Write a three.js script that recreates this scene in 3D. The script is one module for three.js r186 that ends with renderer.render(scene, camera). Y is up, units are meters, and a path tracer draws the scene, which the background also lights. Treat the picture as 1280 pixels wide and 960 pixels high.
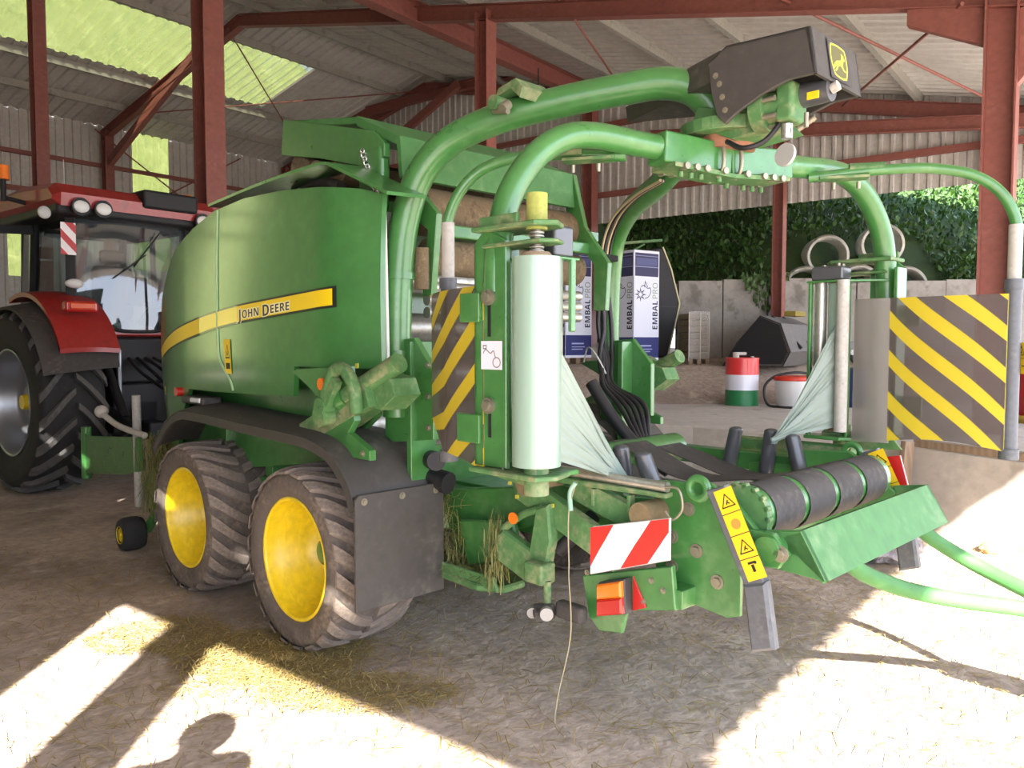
import * as THREE from 'three';
import { RoundedBoxGeometry } from 'three/addons/geometries/RoundedBoxGeometry.js';
import { MarchingCubes } from 'three/addons/objects/MarchingCubes.js';
import { ConvexGeometry } from 'three/addons/geometries/ConvexGeometry.js';
import * as BGU from 'three/addons/utils/BufferGeometryUtils.js';

// ---------------------------------------------------------------- camera, sky, sun, exposure
const scene = new THREE.Scene();
const renderer = new THREE.WebGLRenderer({ antialias: true });
renderer.toneMapping = THREE.LinearToneMapping;
renderer.toneMappingExposure = 1.55;
renderer.shadowMap.enabled = true;
const EYE = 1.7;
const camera = new THREE.PerspectiveCamera(2 * Math.atan(480 / 990) * 180 / Math.PI, 4 / 3, 0.05, 400);
camera.position.set(0, EYE, 0);
camera.rotation.x = -3.06 * Math.PI / 180;
const SUN = new THREE.Vector3(0.0439, 0.5446, 0.8375).normalize();
{ // hazy summer sky with thin cloud, the same all the way round
  const w = 512, h = 256, d = new Float32Array(w * h * 4);
  for (let j = 0; j < h; j++) for (let i = 0; i < w; i++) {
    const el = Math.max(0, Math.sin((j + 0.5) / h * Math.PI - Math.PI / 2)), a = i / w * Math.PI * 2;
    const k = Math.pow(el, 0.55), cloud = Math.max(0, Math.min(1, 0.42 + 0.3 * Math.sin(a * 3 + el * 9) * Math.sin(a * 5 - el * 14 + 1.3) + 0.22 * Math.sin(a * 11 + el * 31) * Math.sin(a * 7 + el * 23)));
    const base = [1.04 - 0.76 * k, 1.1 - 0.54 * k, 1.22 - 0.1 * k];
    for (let c = 0; c < 3; c++) d[(j * w + i) * 4 + c] = base[c] + (1.15 - base[c]) * cloud * 0.75;
    d[(j * w + i) * 4 + 3] = 1;
  }
  const t = new THREE.DataTexture(d, w, h, THREE.RGBAFormat, THREE.FloatType); t.mapping = THREE.EquirectangularReflectionMapping; t.magFilter = THREE.LinearFilter; t.needsUpdate = true;
  scene.background = t; scene.environment = t; scene.environmentIntensity = 3.3;
}
const sun = new THREE.DirectionalLight(0xfff9f2, 27);
sun.position.copy(SUN).multiplyScalar(60);
sun.target.position.set(0, 0, 0);
sun.castShadow = true;
sun.shadow.mapSize.set(4096, 4096);
Object.assign(sun.shadow.camera, { left: -35, right: 35, top: 35, bottom: -35, near: 1, far: 140 });
scene.add(sun, sun.target);

// ---------------------------------------------------------------- helpers
let seed = 7;
const rnd = () => { seed = (seed * 1664525 + 1013904223) >>> 0; return seed / 4294967296; };
const rr = (a, b) => a + (b - a) * rnd();
const V3 = (x, y, z) => new THREE.Vector3(x, y, z);
const names = {};
const numbered = (n) => { const k = names[n] = (names[n] ?? -1) + 1; return k ? n + '_' + String(k).padStart(3, '0') : n; };
function meta(o, label, category, group, kind) {
  o.userData.label = label;
  if (category) o.userData.category = category;
  if (group) o.userData.group = group;
  if (kind) o.userData.kind = kind;
  return o;
}
function uvBox(g, sc = 1) {                                     // uv in metres, by the way each face points
  if (g.index) g = g.toNonIndexed();
  const p = g.attributes.position, n = p.count, uv = new Float32Array(n * 2);
  const a = V3(), b = V3(), c = V3(), e = V3(), f = V3();
  for (let i = 0; i < n; i += 3) {
    a.fromBufferAttribute(p, i); b.fromBufferAttribute(p, i + 1); c.fromBufferAttribute(p, i + 2);
    e.subVectors(b, a); f.subVectors(c, a); e.cross(f);
    const ax = Math.abs(e.x), ay = Math.abs(e.y), az = Math.abs(e.z);
    for (let k = 0; k < 3; k++) {
      const x = p.getX(i + k), y = p.getY(i + k), z = p.getZ(i + k);
      const [u, v] = ax >= ay && ax >= az ? [z, y] : ay >= az ? [x, z] : [x, y];
      uv[(i + k) * 2] = u * sc; uv[(i + k) * 2 + 1] = v * sc;
    }
  }
  g.setAttribute('uv', new THREE.BufferAttribute(uv, 2));
  return g;
}
function clean(g) { for (const k of Object.keys(g.attributes)) if (!['position', 'normal', 'uv'].includes(k)) g.deleteAttribute(k); return g; }
function merge(list) { return BGU.mergeGeometries(list.map((g) => clean(g.index ? g.toNonIndexed() : g)), false); }
function mesh(parent, name, geo, m, keepUv) {
  if (Array.isArray(geo)) geo = merge(geo.map((g) => { const h = g.index ? g.toNonIndexed() : g; if (!h.attributes.uv) h.setAttribute('uv', new THREE.BufferAttribute(new Float32Array(h.attributes.position.count * 2), 2)); return h; }));
  if (!keepUv) geo = uvBox(geo);
  const o = new THREE.Mesh(geo, m);
  o.name = parent === scene ? numbered(name) : name;
  o.castShadow = o.receiveShadow = true;
  parent.add(o);
  return o;
}
function thing(name, label, category, pos = [0, 0, 0], turn = 0, group) {
  const o = new THREE.Group(); o.name = numbered(name); o.position.set(...pos); o.rotation.y = turn;
  meta(o, label, category, group); scene.add(o); return o;
}
function structure(name, geo, m, label, keepUv) { const o = mesh(scene, name, geo, m, keepUv); o.userData.kind = 'structure'; o.userData.label = label; return o; }
// primitives in plain x, y, z
const box = (x0, x1, y0, y1, z0, z1, r = 0) => { const w = Math.abs(x1 - x0), h = Math.abs(y1 - y0), d = Math.abs(z1 - z0); const g = r ? new RoundedBoxGeometry(w, h, d, 2, Math.min(r, w / 2.01, h / 2.01, d / 2.01)) : new THREE.BoxGeometry(w, h, d); return g.translate((x0 + x1) / 2, (y0 + y1) / 2, (z0 + z1) / 2); };
function rod(a, b, r, r2 = r, seg = 16) {
  const d = b.clone().sub(a), l = d.length(), g = new THREE.CylinderGeometry(r2, r, l, seg);
  g.applyQuaternion(new THREE.Quaternion().setFromUnitVectors(V3(0, 1, 0), d.normalize()));
  return g.translate((a.x + b.x) / 2, (a.y + b.y) / 2, (a.z + b.z) / 2);
}
function beam(a, b, w, h, roll = 0) {                            // rectangular bar from a to b, w across, h high
  const d = b.clone().sub(a), l = d.length(), g = new RoundedBoxGeometry(w, h, l, 1, Math.min(w, h) * 0.08);
  g.rotateZ(roll);
  const z = d.normalize(), x = V3(0, 1, 0).cross(z); if (x.length() < 1e-4) x.set(1, 0, 0); x.normalize();
  const y = z.clone().cross(x);
  g.applyMatrix4(new THREE.Matrix4().makeBasis(x, y, z));
  return g.translate((a.x + b.x) / 2, (a.y + b.y) / 2, (a.z + b.z) / 2);
}
const curve = (pts, t = 0.5) => new THREE.CatmullRomCurve3(pts, false, 'centripetal', t);
const pipe = (pts, r, n = 40, seg = 14) => merge([new THREE.TubeGeometry(curve(pts), n, r, seg), ...[0, 1].map((k) => { const c = curve(pts), p = c.getPoint(k), q = c.getPoint(k ? 0.995 : 0.005), d = p.clone().sub(q).normalize(); return rod(p.clone().addScaledVector(d, -0.004), p.clone().addScaledVector(d, 0.001), r * 0.995, r * 0.995, seg); })]);
function flip(g) { const p = g.attributes; for (const k of Object.keys(p)) { const a = p[k], s = a.itemSize; for (let i = 0; i < a.count; i += 3) for (let c = 0; c < s; c++) { const q = a.array[(i + 1) * s + c]; a.array[(i + 1) * s + c] = a.array[(i + 2) * s + c]; a.array[(i + 2) * s + c] = q; } } return g; }
function shapeOf(poly, holes = []) {
  const s = new THREE.Shape(poly.map(([a, b]) => new THREE.Vector2(a, b)));
  for (const h of holes) s.holes.push(new THREE.Path(h.map(([a, b]) => new THREE.Vector2(a, b))));
  return s;
}
const circlePoly = (a, b, r, n = 16) => Array.from({ length: n }, (_, i) => [a + r * Math.cos(i / n * 6.2832), b + r * Math.sin(i / n * 6.2832)]);
function slab(poly, d, bev = 0.004, holes) { const bv = Math.min(bev, d * 0.3); const g = new THREE.ExtrudeGeometry(shapeOf(poly, holes), { depth: d - 2 * bv, bevelEnabled: bv > 0, bevelThickness: bv, bevelSize: bv, bevelOffset: -bv, bevelSegments: 1, curveSegments: 8 }); return g.translate(0, 0, bv); }
// machine axes: s forward (towards the tractor), t across (from the near to the far side), y up  ->  x = t, y, z = -s
const M = (s, t, y) => V3(t, y, -s);
const mx = (a, b, c) => new THREE.Matrix4().makeBasis(a, b, c);
const plateT = (poly, t0, t1, bev, holes) => slab(poly, t1 - t0, bev, holes).applyMatrix4(mx(V3(0, 0, -1), V3(0, 1, 0), V3(1, 0, 0))).translate(t0, 0, 0);    // outline in (s, y)
const plateS = (poly, s0, s1, bev, holes) => slab(poly, s1 - s0, bev, holes).translate(0, 0, -s1);                                                              // outline in (t, y)
const plateY = (poly, y0, y1, bev, holes) => { let g = slab(poly.map(([s, t]) => [t, s]), y1 - y0, bev, holes); return g.applyMatrix4(mx(V3(1, 0, 0), V3(0, 0, -1), V3(0, 1, 0))).translate(0, y0, 0); };   // outline in (s, t)
const mbox = (s0, s1, t0, t1, y0, y1, r = 0.006) => box(t0, t1, y0, y1, -s1, -s0, r);
function bolt(s, t, y, r = 0.016, dir = 't', len = 0.02) { const a = M(s, t, y), d = dir === 't' ? V3(-1, 0, 0) : dir === 's' ? V3(0, 0, 1) : V3(0, 1, 0); return merge([rod(a, a.clone().addScaledVector(d, len * 0.3), r * 1.5, r * 1.5, 14), rod(a, a.clone().addScaledVector(d, len), r, r * 0.95, 6)]); }
function grid(nu, nv, f, close) {                                // surface from f(u, v) -> Vector3
  const pos = [], uv = [], idx = [];
  for (let j = 0; j <= nv; j++) for (let i = 0; i <= nu; i++) { const p = f(i / nu, j / nv); pos.push(p.x, p.y, p.z); uv.push(i / nu, j / nv); }
  for (let j = 0; j < nv; j++) for (let i = 0; i < nu; i++) { const a = j * (nu + 1) + i, b = a + 1, c = a + nu + 1, d = c + 1; idx.push(a, b, d, a, d, c); }
  const g = new THREE.BufferGeometry();
  g.setAttribute('position', new THREE.Float32BufferAttribute(pos, 3)); g.setAttribute('uv', new THREE.Float32BufferAttribute(uv, 2)); g.setIndex(idx); g.computeVertexNormals();
  return g;
}
function shell(nu, nv, f, off) {                                 // a sheet with thickness: f and f shifted by off, joined round the rim
  const g = grid(nu, nv, f), h = grid(nu, nv, (u, v) => f(u, v).add(typeof off === 'function' ? off(u, v) : off));
  const rim = []; const F = (u, v, k) => k ? f(u, v).add(typeof off === 'function' ? off(u, v) : off) : f(u, v);
  for (const [n, q] of [[nu, (w) => [w, 0]], [nu, (w) => [w, 1]], [nv, (w) => [0, w]], [nv, (w) => [1, w]]]) rim.push(grid(n, 1, (w, k) => F(...q(w), k)));
  return merge([g, h, ...rim]);
}

// ---------------------------------------------------------------- textures and materials
function noise(size, period, s0) {                               // tileable value noise, several octaves
  let sd = s0; const R = () => { sd = (sd * 1664525 + 1013904223) >>> 0; return sd / 4294967296; };
  const out = new Float32Array(size * size);
  let amp = 1, tot = 0;
  for (let p = period; p <= size / 2; p *= 2) {
    const lat = Float32Array.from({ length: p * p }, R);
    for (let y = 0; y < size; y++) { const fy = y / size * p, y0 = fy | 0, ty = fy - y0, wy = ty * ty * (3 - 2 * ty), y1 = (y0 + 1) % p;
      for (let x = 0; x < size; x++) { const fx = x / size * p, x0 = fx | 0, tx = fx - x0, wx = tx * tx * (3 - 2 * tx), x1 = (x0 + 1) % p;
        const a = lat[y0 * p + x0], b = lat[y0 * p + x1], c = lat[y1 * p + x0], d = lat[y1 * p + x1];
        out[y * size + x] += amp * ((a + (b - a) * wx) * (1 - wy) + (c + (d - c) * wx) * wy); } }
    tot += amp; amp *= 0.55;
  }
  for (let i = 0; i < out.length; i++) out[i] /= tot;
  return out;
}
const NA = noise(512, 4, 11), NB = noise(512, 8, 23), NC = noise(512, 32, 37);
function tex(size, f, srgb) {
  const d = new Uint8Array(size * size * 4);
  for (let i = 0; i < size * size; i++) { const c = f(i % size, (i / size) | 0, i); d[i * 4] = c[0]; d[i * 4 + 1] = c[1]; d[i * 4 + 2] = c[2]; d[i * 4 + 3] = c[3] ?? 255; }
  const t = new THREE.DataTexture(d, size, size); t.wrapS = t.wrapT = THREE.RepeatWrapping; t.magFilter = THREE.LinearFilter; t.minFilter = THREE.LinearMipmapLinearFilter; t.generateMipmaps = true;
  if (srgb) t.colorSpace = THREE.SRGBColorSpace; t.needsUpdate = true; return t;
}
const rep = (t, r) => { const c = t.clone(); c.repeat.set(r, r); c.needsUpdate = true; return c; };
const hex = (h) => [(h >> 16) & 255, (h >> 8) & 255, h & 255];
const sm = (a, b, x) => { x = Math.min(1, Math.max(0, (x - a) / (b - a))); return x * x * (3 - 2 * x); };
const mixc = (a, b, k) => a.map((v, i) => v + (b[i] - v) * k);
// grime: base colour with patches of dust (d) and of dark dirt (k)
const grime = (base, dust, dirt, d0 = 0.55, d1 = 0.75, amt = 0.7, k0 = 0.6) => tex(512, (x, y, i) => { let c = mixc(hex(base), hex(dust), sm(d0, d1, NA[i] * 0.65 + NC[i] * 0.35) * amt); c = mixc(c, hex(dirt), sm(k0, k0 + 0.2, NB[i]) * 0.5); const g = 1 + (NC[i] - 0.5) * 0.16; return c.map((v) => Math.min(255, v * g)); }, true);
const bumpT = tex(512, (x, y, i) => { const v = 255 * (NC[i] * 0.6 + NB[i] * 0.4); return [v, v, v]; });
const roughT = tex(512, (x, y, i) => { const v = 255 * Math.min(1, 0.55 + NA[i] * 0.3 + NC[i] * 0.3); return [v, v, v]; });
const mat = (o) => new THREE.MeshStandardMaterial({ roughness: 0.7, metalness: 0, ...o });
const phys = (o) => new THREE.MeshPhysicalMaterial({ roughness: 0.5, metalness: 0, ...o });
const plain = (c, r = 0.7, m = 0) => mat({ color: c, roughness: r, metalness: m });
const MT = {
  green: phys({ map: rep(grime(0x427c3e, 0x84906c, 0x386a34, 0.5, 0.8, 0.45, 0.62), 0.7), roughness: 0.38, clearcoat: 0.6, clearcoatRoughness: 0.18, roughnessMap: rep(roughT, 0.8) }),
  greenMatte: mat({ map: rep(grime(0x447a40, 0x84906c, 0x386a34, 0.45, 0.75, 0.5, 0.62), 0.7), roughness: 0.62 }),
  panel: phys({ map: rep(grime(0x3a7638, 0x62885a, 0x346a32, 0.5, 0.8, 0.4, 0.66), 0.5), roughness: 0.35, clearcoat: 0.7, clearcoatRoughness: 0.12 }),
  greenDusty: mat({ map: rep(grime(0x4f7c48, 0x968f6e, 0x46603a, 0.4, 0.64, 0.75, 0.58), 1.1), roughness: 0.62 }),
  yellow: phys({ map: rep(grime(0xf0d01e, 0xdcc248, 0xe6c61c, 0.55, 0.85, 0.25, 0.7), 1), roughness: 0.4, clearcoat: 0.4, clearcoatRoughness: 0.25 }),
  tyre: mat({ map: rep(grime(0x635a53, 0x8a7a6a, 0x4a4440, 0.45, 0.7, 0.7, 0.6), 1.6), roughness: 0.92, bumpMap: rep(bumpT, 3), bumpScale: 0.002 }),
  lug: mat({ map: rep(grime(0x7c7168, 0x998a79, 0x625850, 0.42, 0.66, 0.7, 0.6), 2), roughness: 0.95, bumpMap: rep(bumpT, 3), bumpScale: 0.002 }),
  lugBlack: mat({ map: rep(grime(0x5a5856, 0x6e6a66, 0x484644, 0.5, 0.8, 0.5), 1), roughness: 0.9 }),
  tyreBlack: mat({ map: rep(grime(0x2c2b2b, 0x4a4743, 0x222222, 0.5, 0.8, 0.4), 1), roughness: 0.85 }),
  plastic: mat({ map: rep(grime(0x45423f, 0x716a62, 0x383532, 0.5, 0.75, 0.5, 0.64), 0.9), roughness: 0.55, bumpMap: rep(bumpT, 4), bumpScale: 0.0008 }),
  black: plain(0x1c1c1e, 0.6), dark: plain(0x141414, 0.9), hose: plain(0x222123, 0.5),
  rubber: mat({ map: rep(grime(0x474340, 0x6d645b, 0x34312f, 0.5, 0.75, 0.6), 1.2), roughness: 0.8 }),
  steel: mat({ map: rep(grime(0xb9b6ae, 0x97876f, 0x8f8a80, 0.5, 0.75, 0.6), 2), roughness: 0.38, metalness: 0.75 }),
  chrome: mat({ color: 0xd8d8d4, roughness: 0.22, metalness: 0.9 }),
  zinc: mat({ color: 0x96917f, roughness: 0.4, metalness: 0.6 }),
  greyTube: mat({ map: rep(grime(0xb4b0a8, 0x9a9488, 0x8e8a82, 0.5, 0.8, 0.5), 2), roughness: 0.6 }),
  pole: mat({ map: rep(grime(0x5a5d62, 0x7c7a74, 0x484a4e, 0.5, 0.8, 0.4), 2), roughness: 0.5 }),
  idler: phys({ color: 0x4c4d50, roughness: 0.35, clearcoat: 0.4 }),
  redSteel: mat({ map: rep(grime(0x875046, 0x996c60, 0x6a3e34, 0.5, 0.8, 0.4, 0.64), 0.8), roughness: 0.6 }),
  purlin: mat({ map: rep(grime(0xa39f94, 0x8c8678, 0x7d786c, 0.5, 0.8, 0.5), 1), roughness: 0.55, metalness: 0.3 }),
  sheet: mat({ map: rep(grime(0xbdb8b0, 0xa8a298, 0xada79e, 0.5, 0.8, 0.5, 0.62), 0.5), roughness: 0.55 }),
  roof: mat({ map: rep(grime(0xbdb8b0, 0xa6a096, 0xada79e, 0.5, 0.8, 0.6, 0.6), 0.4), roughness: 0.6 }),
  pad: mat({ map: rep(grime(0xbcb5ac, 0xa39c92, 0x8a8378, 0.5, 0.75, 0.6, 0.6), 0.5), roughness: 0.9, bumpMap: rep(bumpT, 1), bumpScale: 0.003 }),
  concrete: mat({ map: rep(grime(0x98938c, 0x7a756e, 0x5a564f, 0.46, 0.7, 0.8, 0.55), 0.5), roughness: 0.9, bumpMap: rep(bumpT, 1), bumpScale: 0.004 }),
  ring: mat({ map: rep(grime(0xc9c5bb, 0xa8a397, 0x8f8a7c, 0.5, 0.75, 0.6), 1), roughness: 0.9 }),
  wood: mat({ map: tex(256, (x, y, i) => { const k = 0.5 + 0.5 * Math.sin(x * 0.35 + NA[(y % 512) * 512 + x] * 14); return mixc([150, 130, 108], [128, 108, 88], k * 0.8); }, true), roughness: 0.85 }),
  red: phys({ color: 0xa31f22, roughness: 0.35, clearcoat: 0.6, clearcoatRoughness: 0.15 }),
  tractorRed: phys({ map: rep(grime(0xa02a26, 0x8a5148, 0x7c2421, 0.5, 0.8, 0.45), 1), roughness: 0.4, clearcoat: 0.5, clearcoatRoughness: 0.2 }),
  silver: mat({ color: 0x9a9ea4, roughness: 0.35, metalness: 0.7 }),
  white: plain(0xd2d0ca, 0.5),
  brownRoll: mat({ map: rep(grime(0x6e5f48, 0x8a7a5c, 0x493c2c, 0.45, 0.7, 0.7, 0.55), 3), roughness: 0.9, bumpMap: rep(bumpT, 6), bumpScale: 0.004 }),
  film: phys({ color: 0x8fa998, roughness: 0.28, clearcoat: 0.5, clearcoatRoughness: 0.15 }),
  filmSheet: phys({ color: 0xa6b6aa, roughness: 0.45, transmission: 0.35, thickness: 0, side: THREE.DoubleSide }),
  glass: phys({ color: 0xb8c4c4, roughness: 0.03, transmission: 1, thickness: 0, side: THREE.DoubleSide }),
  skylight: phys({ color: 0xa2a498, roughness: 0.12, transmission: 1, thickness: 0, side: THREE.DoubleSide }),
  orange: phys({ color: 0xf07a12, roughness: 0.3, clearcoat: 0.6 }),
  lensRed: phys({ color: 0xb8201c, roughness: 0.25, clearcoat: 0.6 }),
  hay: mat({ color: 0xb9a878, roughness: 0.95, side: THREE.DoubleSide }),
  hayGreen: mat({ color: 0x9aa070, roughness: 0.95, side: THREE.DoubleSide }),
  leaf: phys({ color: 0x55733a, roughness: 0.6, transmission: 0.25, thickness: 0, side: THREE.DoubleSide }),
};
const dirtMap = tex(1024, (x, y) => { const i = (y % 512) * 512 + (x % 512), j = ((y >> 1) % 512) * 512 + ((x >> 1) % 512); let c = mixc([184, 166, 150], [150, 134, 120], sm(0.35, 0.7, NA[j])); c = mixc(c, [200, 186, 166], sm(0.58, 0.75, NB[i]) * 0.6); c = mixc(c, [104, 88, 74], sm(0.62, 0.75, NC[i] * 0.5 + NB[j] * 0.5) * 0.6); const g = 0.86 + NC[i] * 0.28; return c.map((v) => Math.min(255, v * g)); }, true);
const dirtBump = tex(512, (x, y, i) => { const v = 255 * (NC[i] * 0.5 + NB[i] * 0.5); return [v, v, v]; });
MT.dirt = mat({ map: rep(dirtMap, 0.3), bumpMap: rep(dirtBump, 0.9), bumpScale: 0.014, roughness: 0.97 });
MT.grassHill = mat({ map: rep(grime(0xa0a86c, 0xc0c48c, 0x84905c, 0.45, 0.7, 0.7, 0.55), 0.3), roughness: 0.95 });
MT.bank = mat({ map: rep(grime(0x33471f, 0x4d5a2b, 0x232f16, 0.5, 0.7, 0.7, 0.5), 0.5), roughness: 0.95 });
function canvasTex(w, h, draw) { const c = document.createElement('canvas'); c.width = w; c.height = h; const x = c.getContext('2d'); draw(x, w, h); const t = new THREE.CanvasTexture(c); t.colorSpace = THREE.SRGBColorSpace; t.anisotropy = 8; return t; }
const card = (w, h) => new THREE.PlaneGeometry(w, h);
// a thin sticker: flat box whose front carries the print
function sticker(parent, name, t, w, h, matrix, label, rough = 0.45) {
  const m = mat({ map: t, roughness: rough });
  const o = mesh(parent, name, card(w, h).applyMatrix4(matrix), m, true); if (label) o.userData.label = label; return o;
}
// placing frames for stickers: centre, right-hand direction of the print, up direction
function frame(c, right, up) { const x = right.clone().normalize(), z = x.clone().cross(up).normalize(), y = z.clone().cross(x).normalize(); return mx(x, y, z).setPosition(c.clone().addScaledVector(z, 0.0035)); }

// ---------------------------------------------------------------- the shed: axes bx (right and near), y, bz (towards the open front)
const BT = -38 * Math.PI / 180;
const B = (x, y, z) => V3(0.788 * x - 0.6157 * z, y, 0.6157 * x + 0.788 * z);
const turned = (g) => g.rotateY(BT);                              // geometry laid out in (bx, y, bz)
const SLOPE = 0.225, EAVE_R = 3.3, WALL_L = -20.8, RIDGE = -14.6, GABLE = -15.35, FRONT = 2.54, CLAD = 4.34;
const roofY = (x) => x >= RIDGE ? 5.294 - SLOPE * x : 5.294 - SLOPE * RIDGE - SLOPE * (RIDGE - x);

// floor: trodden earth, slightly uneven
const floorH = (x, z) => { const i = (((Math.floor(x * 60) % 512) + 512) % 512), j = (((Math.floor(z * 60) % 512) + 512) % 512); return (NA[j * 512 + i] - 0.5) * 0.03 - 0.006; };
structure('floor', grid(260, 230, (u, v) => { const x = -17 + 32 * u, z = 5 - 31 * v; return V3(x, floorH(x, z), z); }), MT.dirt, 'trodden brown earth floor of the shed');
{ const f = scene.children.at(-1), p = f.geometry.attributes.position, uv = f.geometry.attributes.uv; for (let i = 0; i < p.count; i++) uv.setXY(i, p.getX(i), p.getZ(i)); }
structure('ground_outside', box(-90, 90, -0.4, -0.05, -90, 90), MT.dirt, 'dry earth yard around the shed');

// raised concrete pad with its upstand, and the earth slope behind it
const padOutline = [[-1.2, -11.2], [2.1, -9.15], [3.72, -7.42], [4.2, -6.4], [6.2, -2.2], [15, -2.2], [15, -12.5], [-1.2, -12.5]];
structure('floor_concrete_pad', (() => { const g = slab(padOutline.map(([x, z]) => [x, -z]), 0.78, 0.012); g.rotateX(-Math.PI / 2); g.translate(0, -0.06, 0); return g; })(), MT.pad, 'raised pale concrete pad with a vertical front edge');
const bankY = (z) => z > -12.4 ? 0.7 : z > -14 ? 0.72 + (-12.4 - z) / 1.6 * 0.56 : 1.28 + (-14 - z) * 0.09;
structure('floor_earth_slope', grid(90, 50, (u, v) => { const x = -2.2 + 18 * u, z = -12.0 - (x < 5 ? 4.2 + (5 - x) * 0.78 : 3.6) * v; return V3(x, bankY(z) + floorH(x * 1.7, z * 1.7) * 1.5 * Math.min(1, v * 8), z); }), MT.dirt, 'straw strewn earth slope behind the concrete pad');
structure('floor_slope_side', box(-2.3, -2.15, -0.1, 1.2, -20, -12.0), MT.dirt, 'cut end of the earth slope');

// retaining wall of precast panels
const rw = structure('wall_retaining', box(3.2, 15, 1.0, 2.82, -15.58, -15.5), MT.concrete, 'weathered concrete retaining wall made of precast panels');
for (let i = 0; i < 14; i++) { const x = 3.22 + i * 0.86, h = 2.9 + ((i * 37) % 5 - 2) * 0.012; mesh(rw, 'concrete_panel', box(x, x + 0.845, 1.0, h, -15.5, -15.36 + ((i * 13) % 3) * 0.01, 0.012), MT.concrete); }

// corrugated sheets: one profile with five ribs, 1 m wide, along local y
function sheetGeo(h, ribs = 5, w = 1.0, d = 0.035) {
  const prof = []; for (let i = 0; i < ribs; i++) { const a = i / ribs * w, p = w / ribs; prof.push([a, 0], [a + p * 0.55, 0], [a + p * 0.65, d], [a + p * 0.9, d]); } prof.push([w, 0]);
  const pos = [], uv = [], idx = []; prof.forEach(([x, z], i) => { for (const y of [0, h]) { pos.push(x, y, z); uv.push(x, y); } if (i) { const a = i * 2; idx.push(a - 2, a, a + 1, a - 2, a + 1, a - 1); } });
  const n = prof.length * 2; prof.forEach(([x, z]) => { for (const y of [0, h]) { pos.push(x, y, z - 0.004); uv.push(x, y); } });
  for (let i = 1; i < prof.length; i++) { const a = n + i * 2; idx.push(a - 2, a + 1, a, a - 2, a - 1, a + 1); }
  const g = new THREE.BufferGeometry(); g.setAttribute('position', new THREE.Float32BufferAttribute(pos, 3)); g.setAttribute('uv', new THREE.Float32BufferAttribute(uv, 2)); g.setIndex(idx);
  const f = g.toNonIndexed(); f.computeVertexNormals(); return f;
}
function place(o, x, y, z, rx = 0, ry = 0) { const q = new THREE.Quaternion().setFromAxisAngle(V3(0, 1, 0), BT + ry); const qx = new THREE.Quaternion().setFromAxisAngle(V3(1, 0, 0), rx); o.position.copy(B(x, y, z)); o.quaternion.copy(q.multiply(qx)); return o; }
function sheetMesh(parent, name, geo, m) { const o = new THREE.Mesh(geo, m); o.name = name; o.castShadow = o.receiveShadow = true; parent.add(o); return o; }

// back gable wall: sheets hung on girts from 4.34 m up to the roof
const wallBack = structure('wall_back', turned(box(WALL_L, EAVE_R, CLAD + 0.55, CLAD + 0.67, GABLE + 0.05, GABLE + 0.13)), MT.redSteel, 'pale corrugated cladding of the back gable on red girts');
for (let i = 0; i < 24; i++) { const x = WALL_L + i * 1.0, h = Math.max(roofY(x), roofY(x + 1)) - CLAD - 0.02; place(sheetMesh(wallBack, 'cladding_sheet', sheetGeo(h), MT.sheet), x, CLAD, GABLE); }
mesh(wallBack, 'girt', turned(box(WALL_L, EAVE_R, 6.4, 6.52, GABLE + 0.05, GABLE + 0.13)).clone(), MT.redSteel);
// left wall
const wallLeft = structure('wall_left', turned(box(WALL_L + 0.05, WALL_L + 0.13, CLAD + 0.9, CLAD + 1.02, GABLE, FRONT)), MT.redSteel, 'grey corrugated cladding along the left side of the shed');
for (let i = 0; i < 17; i++) { const z = GABLE + 0.9 + i; if (z > FRONT) break;
  if (i === 4) place(sheetMesh(wallLeft, 'translucent_sheet', sheetGeo(7.2 - 3.6), MT.skylight), WALL_L, 3.6, z, 0, Math.PI / 2).userData.label = 'clear yellowish wall sheet letting daylight in';
  else if (i === 7) { place(sheetMesh(wallLeft, 'cladding_sheet', sheetGeo(7.2 - 4.25), MT.sheet), WALL_L, 4.25, z, 0, Math.PI / 2); place(sheetMesh(wallLeft, 'translucent_sheet', sheetGeo(1.0), MT.skylight), WALL_L, 3.25, z, 0, Math.PI / 2); }
  else place(sheetMesh(wallLeft, 'cladding_sheet', sheetGeo(7.2), MT.sheet), WALL_L, 0, z, 0, Math.PI / 2);
  if (i === 4) place(sheetMesh(wallLeft, 'cladding_sheet', sheetGeo(3.6), MT.sheet), WALL_L, 0, z, 0, Math.PI / 2);
  if (i === 7) place(sheetMesh(wallLeft, 'cladding_sheet', sheetGeo(3.25), MT.sheet), WALL_L, 0, z, 0, Math.PI / 2);
}
mesh(wallLeft, 'girt', turned(box(WALL_L + 0.05, WALL_L + 0.13, 6.1, 6.2, GABLE, FRONT)), MT.redSteel);
// front wall behind the viewer: closed left of the doorway, clad above it
const wallFront = structure('wall_front', turned(box(-0.75, EAVE_R, CLAD, CLAD + 0.25, FRONT - 0.1, FRONT + 0.1)), MT.redSteel, 'clad front gable of the shed with an open doorway');
for (let i = 0; i < 24; i++) { const x = WALL_L + i * 1.0, y0 = x + 1 <= -0.75 ? 0 : CLAD, h = Math.min(roofY(x), roofY(x + 1)) - y0 - 0.02; place(sheetMesh(wallFront, 'cladding_sheet', sheetGeo(h), MT.sheet), x, y0, FRONT); }
mesh(wallFront, 'door_post', turned(box(-1.15, -0.92, 0, CLAD, FRONT - 0.15, FRONT + 0.15)), MT.redSteel);
mesh(wallFront, 'door_post', turned(box(-0.07, 0.2, 0, CLAD, FRONT - 0.15, FRONT + 0.15)), MT.redSteel);

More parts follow.
